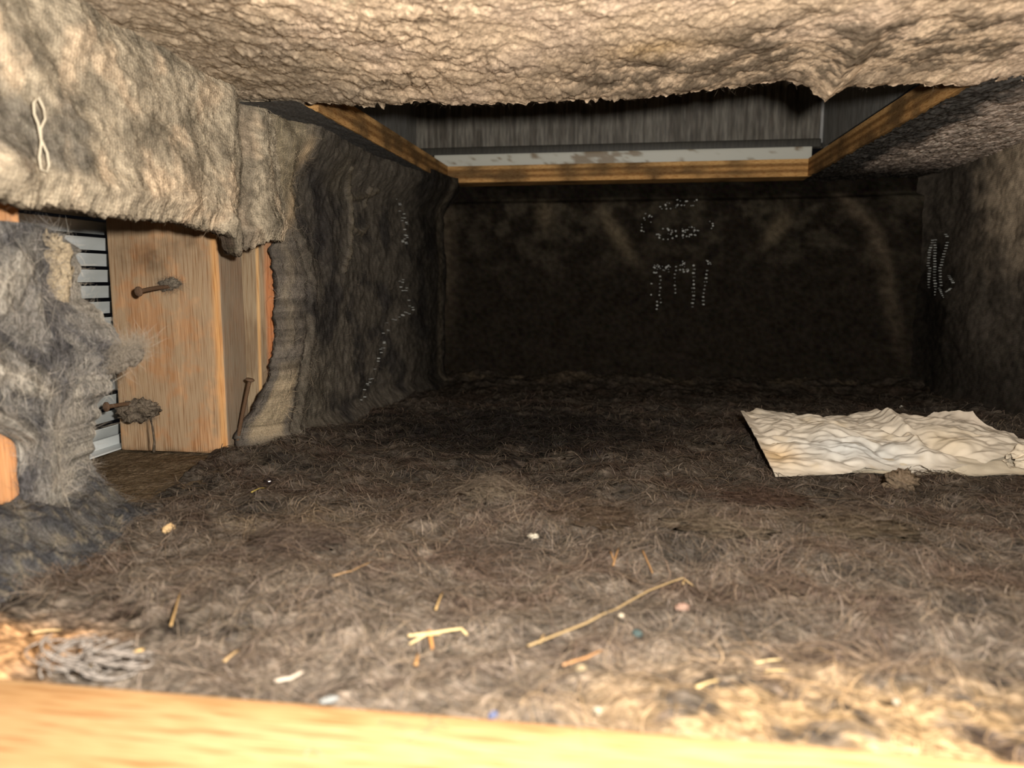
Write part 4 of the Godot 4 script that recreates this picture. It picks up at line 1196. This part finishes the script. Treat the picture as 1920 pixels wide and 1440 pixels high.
	for e in list:
		sd += 3.7
		var o := obj(e[5], lump(e[2], 0.7, 2.2, e[3], (e[3] as Color).darkened(0.25), 26, sd), M["liner dust"] if e[5] == "dust_lump" else M.plain)
		o.position = ground(e[0], e[1], e[2].y * 0.4) if e[0] > -0.34 else Vector3(e[0], 0.003, e[1])
		o.rotation.y = sd
		tag(o, e[4], e[6], cg if e[6] == "crumb" else "")
	var bead := obj("bead", lump(Vector3(0.0032, 0.0026, 0.0028), 0.25, 2.0, lin(0.012, 0.009, 0.009), lin(0.02, 0.014, 0.014), 26, 2.0), M.bead)
	bead.position = ground(-0.2532, -0.5117, 0.0015)
	tag(bead, "shiny dark bead on the floor near the torn wall edge", "bead")
	var pearl := obj("bead", lump(Vector3(0.0022, 0.0022, 0.0022), 0.05, 1.0, lin(0.8, 0.78, 0.7), lin(0.8, 0.78, 0.7), 20, 2.0), M.bead)
	pearl.position = ground(0.317, -0.9283, 0.0015)
	tag(pearl, "tiny white bead on the dark floor behind the paper", "bead")
	# grey lint curl by the sill
	var curl := thing("lint_curl", "pale grey curl of lint against the sill board at lower left", "lint", ground(-0.191, -0.2445))
	var st := st_new()
	for k in 30:
		var line := []
		var cx := rng.randf_range(-0.018, 0.014)
		var r := rng.randf_range(0.004, 0.010)
		var a0 := rng.randf() * TAU
		for i in 14:
			var a := a0 + i * 0.36
			line.append(Vector3(cx + cos(a) * r * 1.2, 0.003 + 0.003 * sin(a * 0.7 + k) + 0.0006 * i, sin(a) * r * 0.8))
		tube(st, line, rng.randf_range(0.00018, 0.00045), 5, lin(0.34, 0.30, 0.27))
	obj("strands", st_done(st), M.lint, curl)
	# clumps of hair standing on the floor
	var spots := [
		[-0.0825, -0.4711, 0.018, 0.009, lin(0.15, 0.12, 0.09), "small tan hair clump standing left of the floor's middle"],
		[-0.0107, -0.4536, 0.035, 0.006, lin(0.085, 0.062, 0.045), "wide brown hair clump in the middle of the floor"],
		[0.0943, -0.5217, 0.030, 0.006, lin(0.075, 0.05, 0.038), "dark reddish hair clump in front of the paper's left corner"],
		[0.1323, -0.4495, 0.034, 0.007, lin(0.115, 0.09, 0.064), "yellowish hair clump right of the middle of the floor"],
		[0.0560, -0.4398, 0.036, 0.005, lin(0.12, 0.095, 0.07), "flat tan hair clump between the brown and the yellowish one"],
		[-0.1751, -0.3865, 0.026, 0.004, lin(0.095, 0.072, 0.058), "low purplish brown hair clump at the left"],
		[-0.0700, -0.4000, 0.030, 0.004, lin(0.10, 0.08, 0.066), "low grey hair clump in front of the small tan one"],
	]
	sd = 40.0
	for s in spots:
		sd += 5.1
		var c := thing("hair_clump", s[5], "hair clump", ground(s[0], s[1], -0.002), "hair clumps on the floor")
		obj("matted_core", lump(Vector3(s[2] * 0.85, s[3] * 0.6, s[2] * 0.5), 0.8, 2.6, s[4], (s[4] as Color).darkened(0.4), 44, sd), M["floor felt"], c)
		var places := []
		for k in 110:
			var d := Vector3(rng.randfn(), absf(rng.randfn()), rng.randfn()).normalized()
			var b := rng.randf_range(0.4, 1.7)
			places.append([on_surface(d * Vector3(s[2], s[3], s[2] * 0.6) * rng.randf_range(0.6, 1.4), (d + Vector3.UP * 2.0).normalized(), rng.randf_range(0.012, 0.026), 0.0, 0.0), Color(s[4].r * b, s[4].g * b, s[4].b * b)])
		fibres("clump_hair", c, places)
